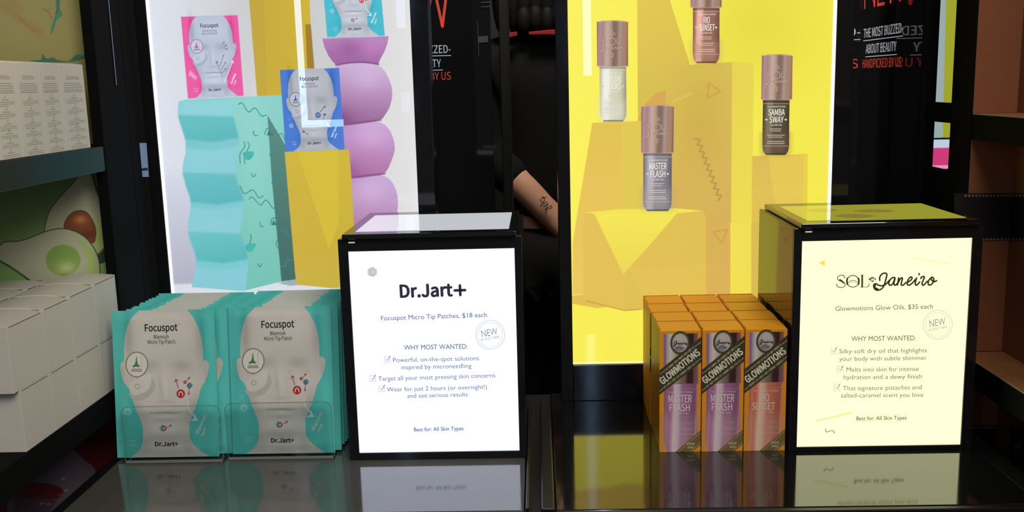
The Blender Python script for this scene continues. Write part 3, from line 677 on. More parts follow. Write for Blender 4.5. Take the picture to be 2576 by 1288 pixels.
g.build('yellow_motif', mat('yellow_ink', (250, 245, 110), .5, emis=.9), signR)
g = MB(); ribbon(g, V7, smooth([(265, 712), (272, 733), (312, 724), (328, 742)]), 5, off=o); g.build('squiggle', INKO, signR)

# ================================================================== FACE MASK POUCHES
PW, PH = .1195, .171
def pw(a, b):
    u = np.clip((PW/2-np.abs(a))/.012, 0, 1); v = np.clip(np.minimum(b, PH-b)/.012, 0, 1)
    s = (u*u*(3-2*u))*(v*v*(3-2*v))
    return .0015*s+.0004*np.sin(b*95+a*30)*s+.0002*np.sin(a*160)*s
loc = Local(POUCH_Q, PW, PH, warp=pw)
cv = Canvas(loc, -PW/2, PW/2, 0, PH, .0005, (92, 212, 204))
pouch_art(cv, None, (92, 212, 204), (222, 216, 208), dict(ring=(96, 104, 92), cone=(60, 130, 80)), 'blemish')
def pouch_proto():
    t = thing('face_mask_pouch', 'x', 'pouch')
    cv.build('foil_pouch', print_mat('pouch_print', rough=.5, coat=.03), t, off=(0, 0, 0), back=(92, 212, 204))
    dk, wh = TG(), TG(); pouch_text(loc, dk, wh, 'Blemish', ('Blemish', 'care'), (0, 0, 0), h=.0005)
    dk.build('black_lettering', INK, t); wh.build('white_lettering', INKP, t); return t
proto = pouch_proto(); first = True
tilt = -math.asin(.022/.171)
def lab(i, n, side):
    if i == 0: return {'l': 'front turquoise face mask pouch in the stack beside the plain white boxes', 'r': 'front turquoise face mask pouch in the stack beside the lit white sign'}[side]
    o_ = ['second', 'third', 'fourth', 'fifth', 'sixth', 'seventh', 'eighth', 'ninth', 'tenth', 'eleventh'][i-1]
    if i == n-1: o_ = 'rearmost'
    return ('turquoise face mask pouch, %s from the front, stack beside the %s' % (o_, 'plain white boxes' if side == 'l' else 'lit white sign')).replace('rearmost from the front', 'rearmost')
for side, bx, by, z, n in (('l', -.4355, 1.060, .9035, 11), ('r', -.3020, 1.066, .9035, 11)):
    for i in range(n):
        if first: o = proto; first = False
        else: o = copy_tree(proto)
        dx = 0 if i == 0 else (.0135 if side == 'l' else .004)+.0006*i*(1 if side == 'l' else .9)
        o.location = (bx+dx+random.uniform(-.0012, .0012)*(i > 0), by+i*.0092, z+.0004-(.000 if i == 0 else random.uniform(0, .0007)))
        o.rotation_euler = (tilt, random.uniform(-.006, .006) if i else 0, random.uniform(-.01, .01) if i else 0)
        tag(o, lab(i, n, side), 'pouch', 'turquoise pouches in the stack beside the %s' % ('white boxes' if side == 'l' else 'lit sign'))
def tray(x0, x1, y0, label):
    t = thing('acrylic_tray', label, 'display tray', ((x0+x1)/2, y0+.06, ZC))
    part(MB().box(x0, x1, y0, y0+.125, ZC+.0002, ZC+.0026), 'base', ACRYL, t, bevel=.0006)
    r = .008; z1 = .968; P = [(x0, y0, ZC+.0028), (x1, y0, ZC+.0028)]
    P += [(x1-r+r*math.cos(a), y0, z1-r+r*math.sin(a)) for a in np.linspace(0, math.pi/2, 7)]+[(x0+r-r*math.sin(a), y0, z1-r+r*math.cos(a)) for a in np.linspace(0, math.pi/2, 7)]
    part(MB().prism(P, (0, .0016, 0)), 'front_plate', ACRYL, t)
    rim = MB(); Q = P[1:]+[P[0]]
    for a, b in zip(Q[:-1], Q[1:]):
        a, b = np.array(a), np.array(b); n = np.cross(b-a, (0, 1, 0)); n = n/np.linalg.norm(n)*.0005
        rim.prism([a-n+(0, -.0003, 0), a+n+(0, -.0003, 0), b+n+(0, -.0003, 0), b-n+(0, -.0003, 0)], (0, .0022, 0))
    part(rim, 'plate_edge', mat('acrylic_edge', (120, 150, 145), .3, spec=.4, alpha=.22), t)
    part(MB().box(x0+.0005, x1-.0005, y0-.0012, y0+.0004, ZC+.0003, ZC+.0036), 'front_lip', mat('acrylic_lip', (120, 125, 120), .3), t, bevel=.0005)
    return t
tray(-.4822, -.3685, 1.0515, 'clear acrylic tray holding the left stack of turquoise pouches')
tray(-.3645, -.2420, 1.0575, 'clear acrylic tray holding the right stack of turquoise pouches')

# ================================================================== ORANGE OIL BOXES
BW, BD, BH = .0466, .0452, .1425
BQ = [(50, 45), (455, 40), (70, 1240), (465, 1225)]
bl = Local(BQ, BW, BH)
def oil_art(kind):
    cv = Canvas(bl, -BW/2, BW/2, 0, BH, .00035, (232, 152, 26))
    pur = kind == 'purple'
    # printed bottle: cap
    cap = [(88, 70), (420, 66), (436, 560), (100, 565)]
    cv.poly(cap, grad=((92, 300), (430, 296), [(0, (150, 112, 150)), (.06, (150, 112, 148)), (.1, (186, 170, 176)), (.2, (222, 214, 204)), (.33, (192, 180, 166)), (.5, (140, 122, 108)), (.64, (116, 92, 80)), (.7, (60, 38, 38)), (.84, (58, 34, 34)), (.88, (128, 84, 78)), (.94, (130, 92, 88)), (1, (150, 106, 128))]))
    base = np.array((160, 104, 142) if pur else (204, 116, 92), float)
    lo = np.array((186, 142, 160) if pur else (206, 146, 122), float)
    hi = np.array((226, 206, 214) if pur else (238, 204, 178), float)
    body = [(102, 565), (424, 560), (428, 1120), (420, 1180), (400, 1232), (145, 1236), (125, 1190), (112, 1130)]
    for y0_, y1_, al in ((555, 1240, 1), (900, 1240, .8)):
        q = 0 if al == 1 else 1; m_ = base if q == 0 else lo
        pts = body if q == 0 else [(108, 900), (426, 900), (428, 1120), (420, 1180), (400, 1232), (145, 1236), (125, 1190), (112, 1130)]
        cv.poly(pts, grad=((108, 800), (428, 800), [(0, m_*.95), (.08, m_*1.12), (.16, m_*1.0), (.24, m_*1.1+14), (.3, hi), (.42, hi*.95), (.54, m_*1.06), (.7, m_), (.84, m_*.88), (.93, m_*.9), (.97, m_*1.2), (1, m_*1.0)]), soft=0 if q == 0 else 220, alpha=al)
    cv.stroke([(102, 566), (424, 561)], 5, np.array(base)*.9)
    for y in (615, 1055):
        x = 255
        while x < 420: cv.stroke([(x, y), (x+6, y)], 3, (214, 190, 206)); x += 11
    for y, a, b in ((885, 275, 345), (905, 285, 330), (940, 300, 385), (955, 285, 380), (1000, 280, 390), (1015, 275, 385)):
        x = a
        while x < b: n = random.uniform(5, 12); cv.stroke([(x, y), (x+n, y)], 5, (206, 176, 196), alpha=.55); x += n+4
    # round emblem
    cv.disc((252, 160), 96, (66, 62, 42), ry=116); cv.disc((252, 160), 74, (196, 186, 176), ry=92); cv.stroke(circ((252, 160), 82, 40, 100), 4, (130, 122, 96), closed=True)
    cv.poly(smooth([(200, 205), (250, 185), (285, 205), (290, 225), (250, 245), (210, 235)], 4, True), (140, 134, 140)); cv.stroke(smooth([(215, 215), (245, 205), (270, 220), (290, 205)]), 7, (90, 84, 84))
    # diagonal bands
    cv.poly([(40, 445), (465, 92), (465, 345), (40, 690)], (66, 60, 32))
    for a, b, da in (((60, 470), (110, 432), 0), ((395, 198), (470, 138), 0), ((60, 640), (105, 600), 0), ((430, 335), (470, 303), 0)): cv.stroke([a, b], 5, (205, 200, 180))
    for (x0, y0, x1, y1) in ((115, 428, 392, 196), (100, 604, 430, 336)):
        t_ = 0
        while t_ < 1:
            n = random.choice((.1, .14, .2)); e = min(1, t_+n)
            cv.stroke([(x0+(x1-x0)*(t_+.02), y0+(y1-y0)*(t_+.02)), (x0+(x1-x0)*(e-.03), y0+(y1-y0)*(e-.03))], 22, (118, 112, 88)); 
            k = t_+.03
            while k < e-.05: cv.stroke([(x0+(x1-x0)*k+4, y0+(y1-y0)*k+7), (x0+(x1-x0)*k-3, y0+(y1-y0)*k-7)], 5, (176, 172, 150)); k += .022
            t_ = e
    cv.poly([(215, 1245), (470, 1010), (475, 1245)], (118, 98, 52)); cv.stroke([(240, 1245), (470, 1032)], 4, (196, 180, 130)); cv.stroke([(350, 1245), (470, 1135)], 4, (196, 180, 130))
    cv.poly([(372, 1245), (475, 1150), (475, 1245)], (232, 152, 26))
    for y, a, b in ((1150, 335, 415), (1185, 345, 400)):
        x = a
        while x < b: cv.stroke([(x, y-8), (x, y+10)], 5, (200, 196, 160)); x += 10
    return cv
oilcv = {k: oil_art(k) for k in ('purple', 'coral')}
def oil_proto(kind):
    t = thing('oil_box', 'x', 'box')
    # carton with a slightly domed lid panel
    n = 6; pr = [(-BW/2, 0, 0), (BW/2, 0, 0), (BW/2, 0, BH)]; c = MB()
    xs = [-BW/2, BW/2]; prof = [(0, 0), (0, BH)]+[(BD*k/n, BH+.0011*math.sin(math.pi*k/n)) for k in range(1, n)]+[(BD, BH), (BD, 0)]
    c.prism([(-BW/2+.0002, y, z) for y, z in prof], (BW-.0004, 0, 0))
    c.build('carton', ORANGE, t, bevel=.0006)
    MB().box(-BW/2+.001, BW/2-.001, BD-.0012, BD-.0004, BH+.0001, BH+.0006).box(-BW/2+.001, -BW/2+.0016, .002, BD-.002, BH+.0008, BH+.0011).build('lid_seam', mat('dark_seam', (176, 108, 22), .6), t)
    oilcv[kind].build('front_print', print_mat('oil_print', rough=.4, coat=.15), t, off=(0, 0, 0), h=.0003)
    w = TG(); g = TG()
    letter(w, bl, 'GLOWMOTIONS', (92, 570), (452, 268), 66, bold=.012, shear=.1, h=.0006)
    if kind == 'purple': a = [('MASTER', (150, 750), (372, 745), 76), ('FLASH', (160, 835), (355, 830), 72)]
    else: a = [('RIO', (215, 750), (300, 747), 76), ('SUNSET', (140, 835), (355, 830), 72)]
    letter(g, bl, 'GLOWMOTIONS', (150, 657), (385, 652), 18, bold=0, h=.0005)
    for s, p0, p1, cp in a: letter(g, bl, s, p0, p1, cp, bold=.004, h=.0005)
    letter(g, bl, 'GLOW OIL', (180, 865), (350, 861), 18, bold=0, h=.0005)
    letter(g, bl, 'SOL', (215, 135), (285, 133), 40, bold=.0, h=.0005)
    w.build('band_lettering', mat('band_ink', (228, 224, 204), .5), t); g.build('bottle_lettering', mat('pink_ink', (236, 214, 224) if kind == 'purple' else (226, 190, 176), .5) if kind == 'purple' else mat('coral_ink', (240, 212, 198), .5), t)
    j = MB()
    ribbon(j, bl, smooth([(192, 172), (205, 145), (218, 148), (205, 185), (190, 190), (222, 165), (235, 172), (240, 160), (250, 175), (262, 160), (270, 175), (285, 160), (300, 170), (312, 160), (308, 178), (322, 172)], 4), 8, h=.0006)
    j.build('script_mark', mat('script_ink', (62, 52, 66), .5), t)
    return t
pp, pc = oil_proto('purple'), oil_proto('coral'); used = {}
rown = ['front row', 'second row', 'third row', 'back row']; coln = ['column farthest from the yellow sign', 'middle column', 'column beside the yellow sign']
for r in range(4):
    for c in range(3):
        k = 'coral' if c == 2 else 'purple'; src = pc if c == 2 else pp
        o = src if k not in used else copy_tree(src); used[k] = 1
        o.location = (.1316+BW/2+c*.0478+[.0, .0006, -.0004, .0008][r], 1.0620+r*.0457, ZC+.0002)
        kd = 'orange oil box'
        if r == 0: kd = ['orange oil box, purple bottle print', 'orange oil box, purple bottle print', 'orange oil box, coral bottle print'][c]
        tag(o, '%s, %s, %s' % (kd, rown[r], coln[c]), 'box', 'orange glow oil boxes')

# ================================================================== LEFT SHELF UNIT
XL = -.507; YE = 1.168
def ywall(x): return YE+.5*(x-XL)
t = thing('shelf_unit', 'black wall shelf unit with lemon and avocado pictures, left of the pouches', 'shelves', (-.62, 1.0, 0))
def slanted(z0, z1, x0=XL-.30, x1=XL, th=.012):
    a = (x0, ywall(x0), z0); b = (x1, ywall(x1), z0)
    return MB().prism([a, b, (x1, ywall(x1), z1), (x0, ywall(x0), z1)], (0, th, 0))
part(MB().box(XL-.30, XL, .62, YE-.001, 1.231, 1.260), 'shelf', mat('shelf_black', (8, 9, 11), .28, spec=.16), t, bevel=.001)
part(MB().box(XL-.30, XL, .62, YE-.001, .944, .9755), 'shelf', BLACKP, t, bevel=.001)
part(MB().box(XL-.012, XL+.001, 1.130, 1.205, 0, 2.2), 'upright', BLACKP, t, bevel=.0008)
part(MB().box(XL-.012, XL+.001, 1.2055, 1.232, 0, 2.2), 'upright', BLACKP, t, bevel=.0008)
part(MB().box(XL-.315, XL-.30, .60, 1.19, 0, 2.2), 'back_board', BLACKM, t)

ysm = at_x((277, 100), XL)[1]; part(MB().box(XL+.0012, XL+.0024, ysm, ysm+.0012, 1.33, 2.2), 'reflected_line', REFLECTED_LINE_MAT, t)  # thin bright strip added for a white line mirrored in the upright
nx_ = np.array([1, .5, 0]); nx_ = nx_/np.linalg.norm(nx_)
ew = Plane((XL, YE, 0), nx_, (0, 0, 1)); tl = np.array(t.location)
EP = print_mat('wall_print', rough=.35)
def picture(name, z0, z1, step=.0006, bg=(150, 140, 60)):
    c = Canvas(ew, -.30, -.0005, z0, z1, step, bg); return c
c1 = picture('lemon', 1.262, 1.62, bg=(156, 147, 76))
c1.glow((60, 60), 120, 90, (6, 6, 18)); c1.glow((230, 300), 40, 90, (-24, -30, -16))
c1.T = crop(0, 0, 2.927)
for p, w in (([(20, 40), (90, 90), (160, 150), (240, 200), (290, 240)], 60), ([(60, 10), (110, 30), (150, 60)], 30)): c1.stroke(smooth(p), w, (168, 124, 62), soft=50, alpha=.55)
c1.stroke(smooth([(140, 130), (200, 190), (260, 235)]), 7, (140, 104, 70), soft=6, alpha=.6)
c1.stroke(smooth([(310, 65), (345, 80), (370, 110), (380, 140)]), 8, (140, 92, 60), soft=8, alpha=.7)
c1.stroke(smooth([(345, 75), (375, 60)]), 6, (150, 112, 60), soft=6, alpha=.7)
c1.poly(smooth([(412, 0), (445, 0), (440, 60), (458, 100), (440, 130), (415, 150), (400, 210), (375, 255), (378, 205), (400, 130), (412, 70)], 4, True), (60, 140, 110), soft=3)
c1.stroke(smooth([(425, 0), (428, 60), (410, 100)]), 10, (110, 70, 60), soft=6, alpha=.7); c1.stroke(smooth([(430, 90), (452, 120)]), 12, (130, 110, 60), soft=6, alpha=.5)
for p in ([(220, 445), (300, 440), (312, 398), (345, 432), (390, 422), (420, 440), (500, 450), (560, 404), (620, 400), (645, 330), (665, 352), (720, 345), (740, 400), (640, 425), (560, 450), (480, 460), (300, 460)],): c1.poly(smooth(p, 3, True), (62, 112, 88), soft=3)
c1.stroke(smooth([(600, 460), (650, 430), (720, 415)]), 14, (180, 130, 90), soft=8)
c1.stroke(smooth([(580, 415), (650, 395), (690, 370)]), 5, (110, 140, 120), soft=5); 
c1.stroke(smooth([(660, 700), (700, 800), (740, 900)]), 8, (120, 96, 50), soft=12, alpha=.6)
c1.T = None; o = c1.build('lemon_picture', EP, t, h=.0008); tag(o, 'olive yellow picture with teal leaf strokes')
c2 = picture('avocado', .978, 1.2305, bg=(96, 124, 72)); c2.T = crop(0, 400, 2.927)
c2.poly([(-900, 230), (830, 60), (900, 1000), (-900, 1000)], grad=(((300, 200), (92, 116, 66)), ((500, 900), (128, 168, 92))))
c2.poly([(725, 60), (900, 60), (900, 900), (760, 900), (800, 500)], (132, 158, 100), soft=20)
av1 = [(585, 110), (540, 175), (450, 270), (385, 350), (350, 420), (325, 530), (330, 620), (400, 720), (600, 780), (720, 700), (790, 620), (820, 540), (822, 440), (790, 370), (740, 280), (700, 180), (660, 95), (620, 80)]
c2.poly(smooth([(820, 400), (850, 560), (848, 640), (790, 740), (735, 770), (700, 720), (760, 600)], 4, True), (52, 54, 44))
c2.poly(smooth(av1, 4, True), (166, 168, 138)); c2.stroke(smooth(av1, 4, True), 7, (54, 76, 32), closed=True, soft=4)
c2.glow((740, 560), 60, 120, (-6, 10, -40)); c2.glow((620, 250), 60, 80, (10, 8, 6)); c2.poly(smooth([(690, 640), (760, 520), (790, 400), (815, 450), (790, 600), (720, 700)], 4, True), (150, 170, 90), soft=40, alpha=.6)
c2.stroke(smooth([(680, 120), (730, 270), (790, 370), (820, 430)]), 16, (48, 66, 30), soft=6)
pit = smooth([(597, 378), (640, 395), (680, 450), (705, 520), (700, 590), (680, 618), (600, 590), (520, 540), (472, 500), (490, 440), (540, 390)], 4, True)
c2.poly(pit, (122, 66, 42)); c2.stroke(pit, 5, (70, 44, 24), closed=True, soft=3); c2.glow((590, 445), 50, 36, (62, 60, 26)); c2.glow((640, 560), 60, 40, (-24, -18, -10))
av2 = [(0, 635), (40, 610), (130, 605), (220, 580), (330, 535), (420, 514), (500, 516), (590, 550), (660, 610), (710, 690), (732, 770), (730, 860), (640, 960), (400, 980), (250, 918), (150, 845), (60, 780), (-10, 740), (-30, 690)]
c2.poly(smooth(av2, 4, True), (166, 168, 140)); c2.poly(smooth([(560, 560), (660, 640), (715, 760), (700, 900), (600, 950), (650, 800), (620, 680)], 4, True), (150, 172, 100), soft=40)
c2.stroke(smooth(av2, 4, True), 8, (44, 60, 26), closed=True, soft=4); c2.stroke(smooth([(-10, 745), (100, 810), (200, 880), (260, 925)]), 14, (44, 66, 24), soft=6)
h_ = circ((465, 745), 128, 28, 115); c2.poly(h_, (124, 152, 76), soft=10); c2.glow((490, 800), 70, 50, (50, 36, 50)); c2.glow((400, 690), 50, 40, (-12, 0, -14))
c2.T = None; c2.C = np.clip(c2.C*1.2, 0, 250); o = c2.build('avocado_picture', EP, t, h=.0008); tag(o, 'green picture of two halved avocados')
c3 = picture('fruit', .80, .9435, bg=(96, 22, 26)); c3.T = crop(0, 840, 2.875)
c3.poly([(-200, 200), (1000, 200), (1000, 1400), (-200, 1400)], (112, 26, 28)); 
c3.poly(smooth([(100, 1000), (260, 870), (500, 830), (600, 900), (690, 1000), (560, 1130), (430, 1230), (300, 1330), (60, 1300)], 4, True), (118, 104, 116), soft=5)
c3.poly(smooth([(100, 1130), (240, 1075), (400, 1095), (460, 1140), (400, 1190), (150, 1180)], 4, True), (112, 30, 32), soft=5)
c3.poly([(100, 1170), (420, 1190), (330, 1330), (100, 1330)], (86, 52, 66), soft=20, alpha=.7)
for x, y in ((455, 1045), (480, 1130), (440, 1160), (350, 1230), (300, 1225)): c3.glow((x, y), 16, 10, (70, 66, 70))
for x, y in ((660, 885), (695, 785)): c3.glow((x, y), 10, 14, (-50, -12, -12))
c3.T = None; o = c3.build('fruit_picture', EP, t, h=.0008); tag(o, 'dark red and purple fruit picture')
part(slanted(0, 2.2, th=.012), 'end_board', BLACKM, t)
# upper boxes standing on the shelf
LG = mat('light_grey_ink', (176, 170, 160), .6)
def slim_box(w, h, d, label, loc_):
    t = thing('slim_carton', label, 'box', loc_, 'white slim boxes on the upper left shelf')
    # front faces +X; width along Y
    prof = [(0, 0), (0, h)]+[(-d*k/6, h+.0022*math.sin(math.pi*k/6)) for k in range(1, 6)]+[(-d, h), (-d, 0)]
    MB().prism([(x, 0, z) for x, z in prof], (0, w-.0006, 0)).build('carton', WHITEC, t, bevel=.0005)
    S = Plane((0, 0, 0), (0, 1, 0), (0, 0, 1)); S.N = np.array([1., 0, 0])
    class Q:
        def to2(s, p): return np.array([p[0]*w, h-p[1]*h])
        def to3(s, ab, hh=0): return np.array([hh, ab[0], ab[1]])
    q = Q(); g = MB()
    letter(g, q, 'GLASS SKIN', (.28, .178), (.78, .178), .028, bold=-.01, h=.0002)
    def words(y, a, b, th=.0008, dens=.75):
        x = a
        while x < b:
            n = random.uniform(.03, .09); e = min(b, x+n); y0_ = h-y*h
            g.add([(.0002, x*w, y0_), (.0002, e*w, y0_), (.0002, e*w, y0_+th), (.0002, x*w, y0_+th)], [(0, 1, 2, 3)]); x = e+.018
    words(.145, .28, .72, .0005)
    for k in range(5): words(.225+k*.024, .16, .88 if k else .8, .0008+.0003*(k == 4))
    y = .37
    for blk in range(6):
        words(y, .5, .53, .0022); words(y+.022, .38, .64, .0009)
        for k in range(3 if blk < 3 else 2): words(y+.044+k*.02, .2, .85 if k < 2 else .6, .0006)
        y += .125 if blk < 2 else .098
    g.build('small_print', LG, t)
    return t
ys = [.9075, .9545, 1.0005, 1.0435, 1.0745, 1.105]
ys = [.862, .9085, .954, 1.0005, 1.0435, 1.103]
ys = [.862, .909, .9545, 1.0005, 1.0435, 1.1025]
names = ['at the left edge of the photo', 'next to the one cut off by the edge', 'second from the left of those fully in view', 'next to the last one by the black post', 'nearest to the black post']
YS = [at_x(p, XL)[1] for p in ((2, 410), (65, 400), (123, 390), (172, 381), (232, 368))]
YS = [YS[0]-.05]+YS
for i in range(5):
    slim_box(YS[i+1]-YS[i], .0925, .042, 'white slim box with grey small print, '+names[i], (XL-.0015, YS[i], 1.2603))
# lower plain boxes, two tiers
def tuck_box(w, d, h, loc_, label):
    t = thing('tuck_carton', label, 'box', loc_, 'plain white boxes stacked on the lower left shelf')
    prof = [(0, 0), (0, h)]+[(-d*k/6, h+.0025*math.sin(math.pi*k/6)) for k in range(1, 6)]+[(-d, h), (-d, 0)]
    MB().prism([(x, 0, z) for x, z in prof], (0, w-.0003, 0)).build('carton', WHITEC, t, bevel=.0004)
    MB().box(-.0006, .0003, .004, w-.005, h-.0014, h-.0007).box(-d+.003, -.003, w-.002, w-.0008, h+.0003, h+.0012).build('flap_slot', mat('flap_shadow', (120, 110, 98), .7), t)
    return t
E2 = [.8955, .9545, 1.0112, 1.0705, 1.1315]
pos = ['nearest the camera', 'second from the front', 'third from the front', 'at the far end by the black post']
for tier, z in ((0, .9757), (1, 1.0384)):
    for colm in (0, 1):
        for i in range(4):
            d = .066; x = XL-.001-colm*(d+.0015); y0 = E2[i]-.010*tier*(i == 0); y1 = E2[i+1]
            if colm: y0 -= .02; y1 -= .02
            hgt = .0625 if tier == 0 else .066+.001*i
            if y1 > ywall(x-d)-.005: y1 = ywall(x-d)-.006
            if y0 > y1-.02: continue
            tuck_box(y1-y0, d, hgt, (x, y0, z), 'plain white box, %s, %s tier, %s' % (['outer column', 'inner column'][colm], ['bottom', 'top'][tier], pos[i]))

# ================================================================== RIGHT SHELF UNIT
XR = .51
t = thing('shelf_unit', 'black wall shelf unit with brown niches and dotted bands, right of the yellow sign', 'shelves', (.62, 1.0, 0))
BRN = mat('brown_panel', (138, 84, 52), .55, noise=.06, nscale=60); BRL = mat('tan_liner', (176, 118, 74), .5, noise=.04)
XB = .562
for z0, z1 in ((1.241, 1.2705), (.951, .9815)):
    s_ = part(MB().box(XR, XR+.30, .62, 1.168, z0, z1), 'shelf', BLACKP, t, bevel=.001)
    part(MB().box(XR+.001, XB, .62, 1.166, z1, z1+.0006), 'shelf_liner', BRL, t)
    part(MB().box(XR+.0004, XR+.0012, .62, 1.166, z1-.0004, z1+.0008), 'shelf_edge_strip', mat('tan_edge', (190, 160, 130), .3), t)
for z0, z1 in ((1.2712, 1.75), (.9822, 1.2405), (.70, .9505)):
    part(MB().box(XB, XB+.012, .62, 1.168, z0, z1), 'back_panel', BRN, t)
    pass
part(MB().box(XR+.001, XR+.30, 1.1705, 1.180, 0, 2.2), 'end_board', BLACKM, t)
for z0, z1 in ((1.2712, 1.75), (.9822, 1.2405), (.70, .9505)): part(MB().box(XR+.001, XB, 1.168, 1.1705, z0, z1), 'end_panel', mat('brown_end_panel', (148, 86, 50), .55, noise=.06, nscale=60), t)
part(MB().box(XR-.003, XR+.010, 1.1685, 1.2205, 0, 2.2), 'upright', BLACKP, t, bevel=.0008)
up = part(MB().box(XR-.003, XR+.010, 1.2205, 1.2995, 0, 1.198).box(XR-.003, XR+.010, 1.2205, 1.2995, 1.258, 1.282), 'cross_bars', BLACKP, t, bevel=.0008)
part(MB().box(.5000, XR+.010, 1.2995, 1.3038, 0, 2.2), 'upright', BLACKP, t, bevel=.0008)
bs = Plane((XB, 0, 0), (0, -1, 0), (0, 0, 1)); bs.N = np.array([-1., 0, 0]); o_ = np.array(t.location)
es = Plane((0, 1.168, 0), (1, 0, 0), (0, 0, 1)); XC = R.T@(np.array([XB, 1.168, 1.15])-CAM); XC = W/2+F*XC[0]/XC[2]
def dband(yt, yb, xs, xe, heart=False):
    b = MB(); shape(b, bs, [(XC, yt-5), (2640, yt-5), (2640, yb+5), (XC, yb+5)], h=.0005, off=o_)
    b.build('dark_band', mat('dark_band', (24, 18, 18), .5), t)
    b = MB(); shape(b, es, [(2400, yt-5), (XC, yt-5), (XC, yb+5), (2400, yb+5)], h=.0005, off=o_)
    b.build('dark_band', mat('dark_band', (24, 18, 18), .5), t)
    for yy in (yt, yb):
        for S_, xa_, xz_ in ((es, 2424, XC-2), (bs, XC+4, 2640)):
            d = MB(); x = xa_+4
            while x < xz_: shape(d, S_, circ((x, yy+1), 3.3, 12), h=.0009, off=o_); x += 9.1
            d.build('dot_trim', mat('dot_trim', (150, 112, 92), .5), t)
    if heart:
        d = MB(); shape(d, bs, [(2561, 1133), (2552, 1124), (2552, 1117), (2557, 1113), (2562, 1117), (2567, 1113), (2572, 1117), (2571, 1124)], h=.0009, off=o_)
        d.build('heart_mark', mat('dot_trim', (150, 112, 92), .5), t)
dband(491, 601, 2422, 2440); dband(1074, 1176, 2448, 2500, True)
b = MB().add([bs.to3(bs.to2(p), .0006)-o_ for p in ((2568, 970), (2585, 980), (2585, 995), (2568, 992))], [(0, 1, 2, 3)]); b.build('plum_mark', mat('plum', (110, 50, 55), .5), t)

# ================================================================== TEXT PANELS BEHIND
RED = mat('red_ink', (222, 78, 64), .5, emis=.4); WHT = mat('panel_white_ink', (215, 220, 228), .5, emis=.4)
def panel_words(t, S, o, xa, xb, ztop, wide=False):
    """headline block between 2D abscissas xa..xb on surface S (units metres)"""
    class Q:
        def to2(s, p): return np.array([p[0], -p[1]])
        def to3(s, ab, h=0): return S.to3(ab, h)
    q = Q(); w = xb-xa; r = TG(); g = TG()
    L = lambda mb, s, f0, f1, z, c, b=0: letter(mb, q, s, (xa+w*f0, -z), (xa+w*f1, -z), c, bold=b, off=o, h=.0006)
    L(g, 'THE MOST BUZZED-', 0, 1, 1.3745, .0132); L(g, 'ABOUT BEAUTY', .08, .86, 1.3508, .0132); L(r, 'HANDPICKED BY US', 0, .99, 1.3290, .0132, 0)
    for z, f0, f1 in ((1.3700, 0, 1), (1.3458, .08, .88)): ribbon(g, q, [(xa+w*f0, -z), (xa+w*f1, -z)], .0011, off=o, h=.0006)
    for p in ([(-.1, 0), (-.1, 1)], [(-.1, 1), (.2, 0)], [(.2, 0), (.2, 1)], [(.28, 0), (.28, 1)], [(.28, 1), (.5, 1)], [(.28, .5), (.47, .5)], [(.28, 0), (.5, 0)], [(.56, 1), (.76, 0)], [(.76, 0), (.86, .9)], [(.86, .9), (.98, 0)], [(.98, 0), (1.09, 1)]) if wide else ([(0, 0), (0, 1)], [(0, 1), (.27, 0)], [(.27, 0), (.27, 1)], [(.36, 0), (.36, 1)], [(.36, 1), (.52, 1)], [(.36, .5), (.5, .5)], [(.36, 0), (.52, 0)], [(.58, 1), (.68, 0)], [(.68, 0), (.79, 1)], [(.79, 1), (.90, 0)], [(.90, 0), (1, 1)]):
        ribbon(r, q, [(xa+w*a, -(1.419+.075*b)) for a, b in p], .0045, off=o, h=.0005)
    g.build('white_lettering', WHT, t); r.build('red_lettering', RED, t)
PG = mat('panel_gloss', (38, 38, 39), .05)
t = thing('text_panel', 'glossy black panel with red and white words beside the edge of the left poster', 'sign panel', (-.2, 1.72, 0))
part(MB().box(-.335, -.078, 1.7105, 1.725, 0, 2.2), 'board', PG, t)
panel_words(t, Plane((0, 1.7105, 0), (1, 0, 0), (0, 0, 1)), np.array(t.location), -.272, -.147, True)
t = thing('text_panel', 'glossy black side panel with red and white words, right of the yellow poster', 'sign panel', (.505, 1.42, 0))
part(MB().box(.5005, .5065, 1.304, 1.615, 0, 2.2), 'board', mat('side_panel_gloss', (40, 40, 42), .04, ior=1.5), t)
SP = Plane((.5005, 0, 0), (0, -1, 0), (0, 0, 1)); SP.N = np.array([-1., 0, 0])
panel_words(t, SP, np.array(t.location), -1.535, -1.373, 0)
t = thing('text_panel', 'glossy black panel behind the yellow poster whose words mirror in the side panel', 'sign panel', (.39, 1.48, 0))
part(MB().box(.28, .476, 1.4705, 1.482, .9005, 2.2), 'board', PG, t)
panel_words(t, Plane((0, 1.4705, 0), (1, 0, 0), (0, 0, 1)), np.array(t.location), .300, .474, 0)
# pillar in the gap
t = tag(part(MB().box(-.070, -.052, 1.90, 1.98, 0, 2.3), 'pillar', BLACKM, thing('black_post', 'narrow matt black post in the gap between the posters', 'post', (-.06, 1.94, 0)), bevel=.002), None)
t = thing('door_fitting', 'small grey metal fitting on the dark panel in the gap between posters', 'fitting', tuple(at_y((1216, 98), 1.709)))
part(MB().prism([at_y(p, 1.7095) for p in ((1202, 92), (1228, 90), (1228, 106), (1203, 108))], (0, -.003, 0)), 'plate', mat('grey_plate', (110, 112, 112), .4, metal=.4), t)
part(MB().prism([at_y(p, 1.7095) for p in ((1200, 52), (1202, 52), (1206, 142), (1204, 142))], (0, -.002, 0)).prism([at_y(p, 1.7095) for p in ((1210, 5), (1236, 4), (1236, 7), (1210, 8))], (0, -.002, 0)).prism([at_y(p, 1.7095) for p in ((1210, 16), (1236, 15), (1236, 18), (1210, 19))], (0, -.002, 0)), 'rods', mat('rod_grey', (90, 92, 94), .4, metal=.4), t)
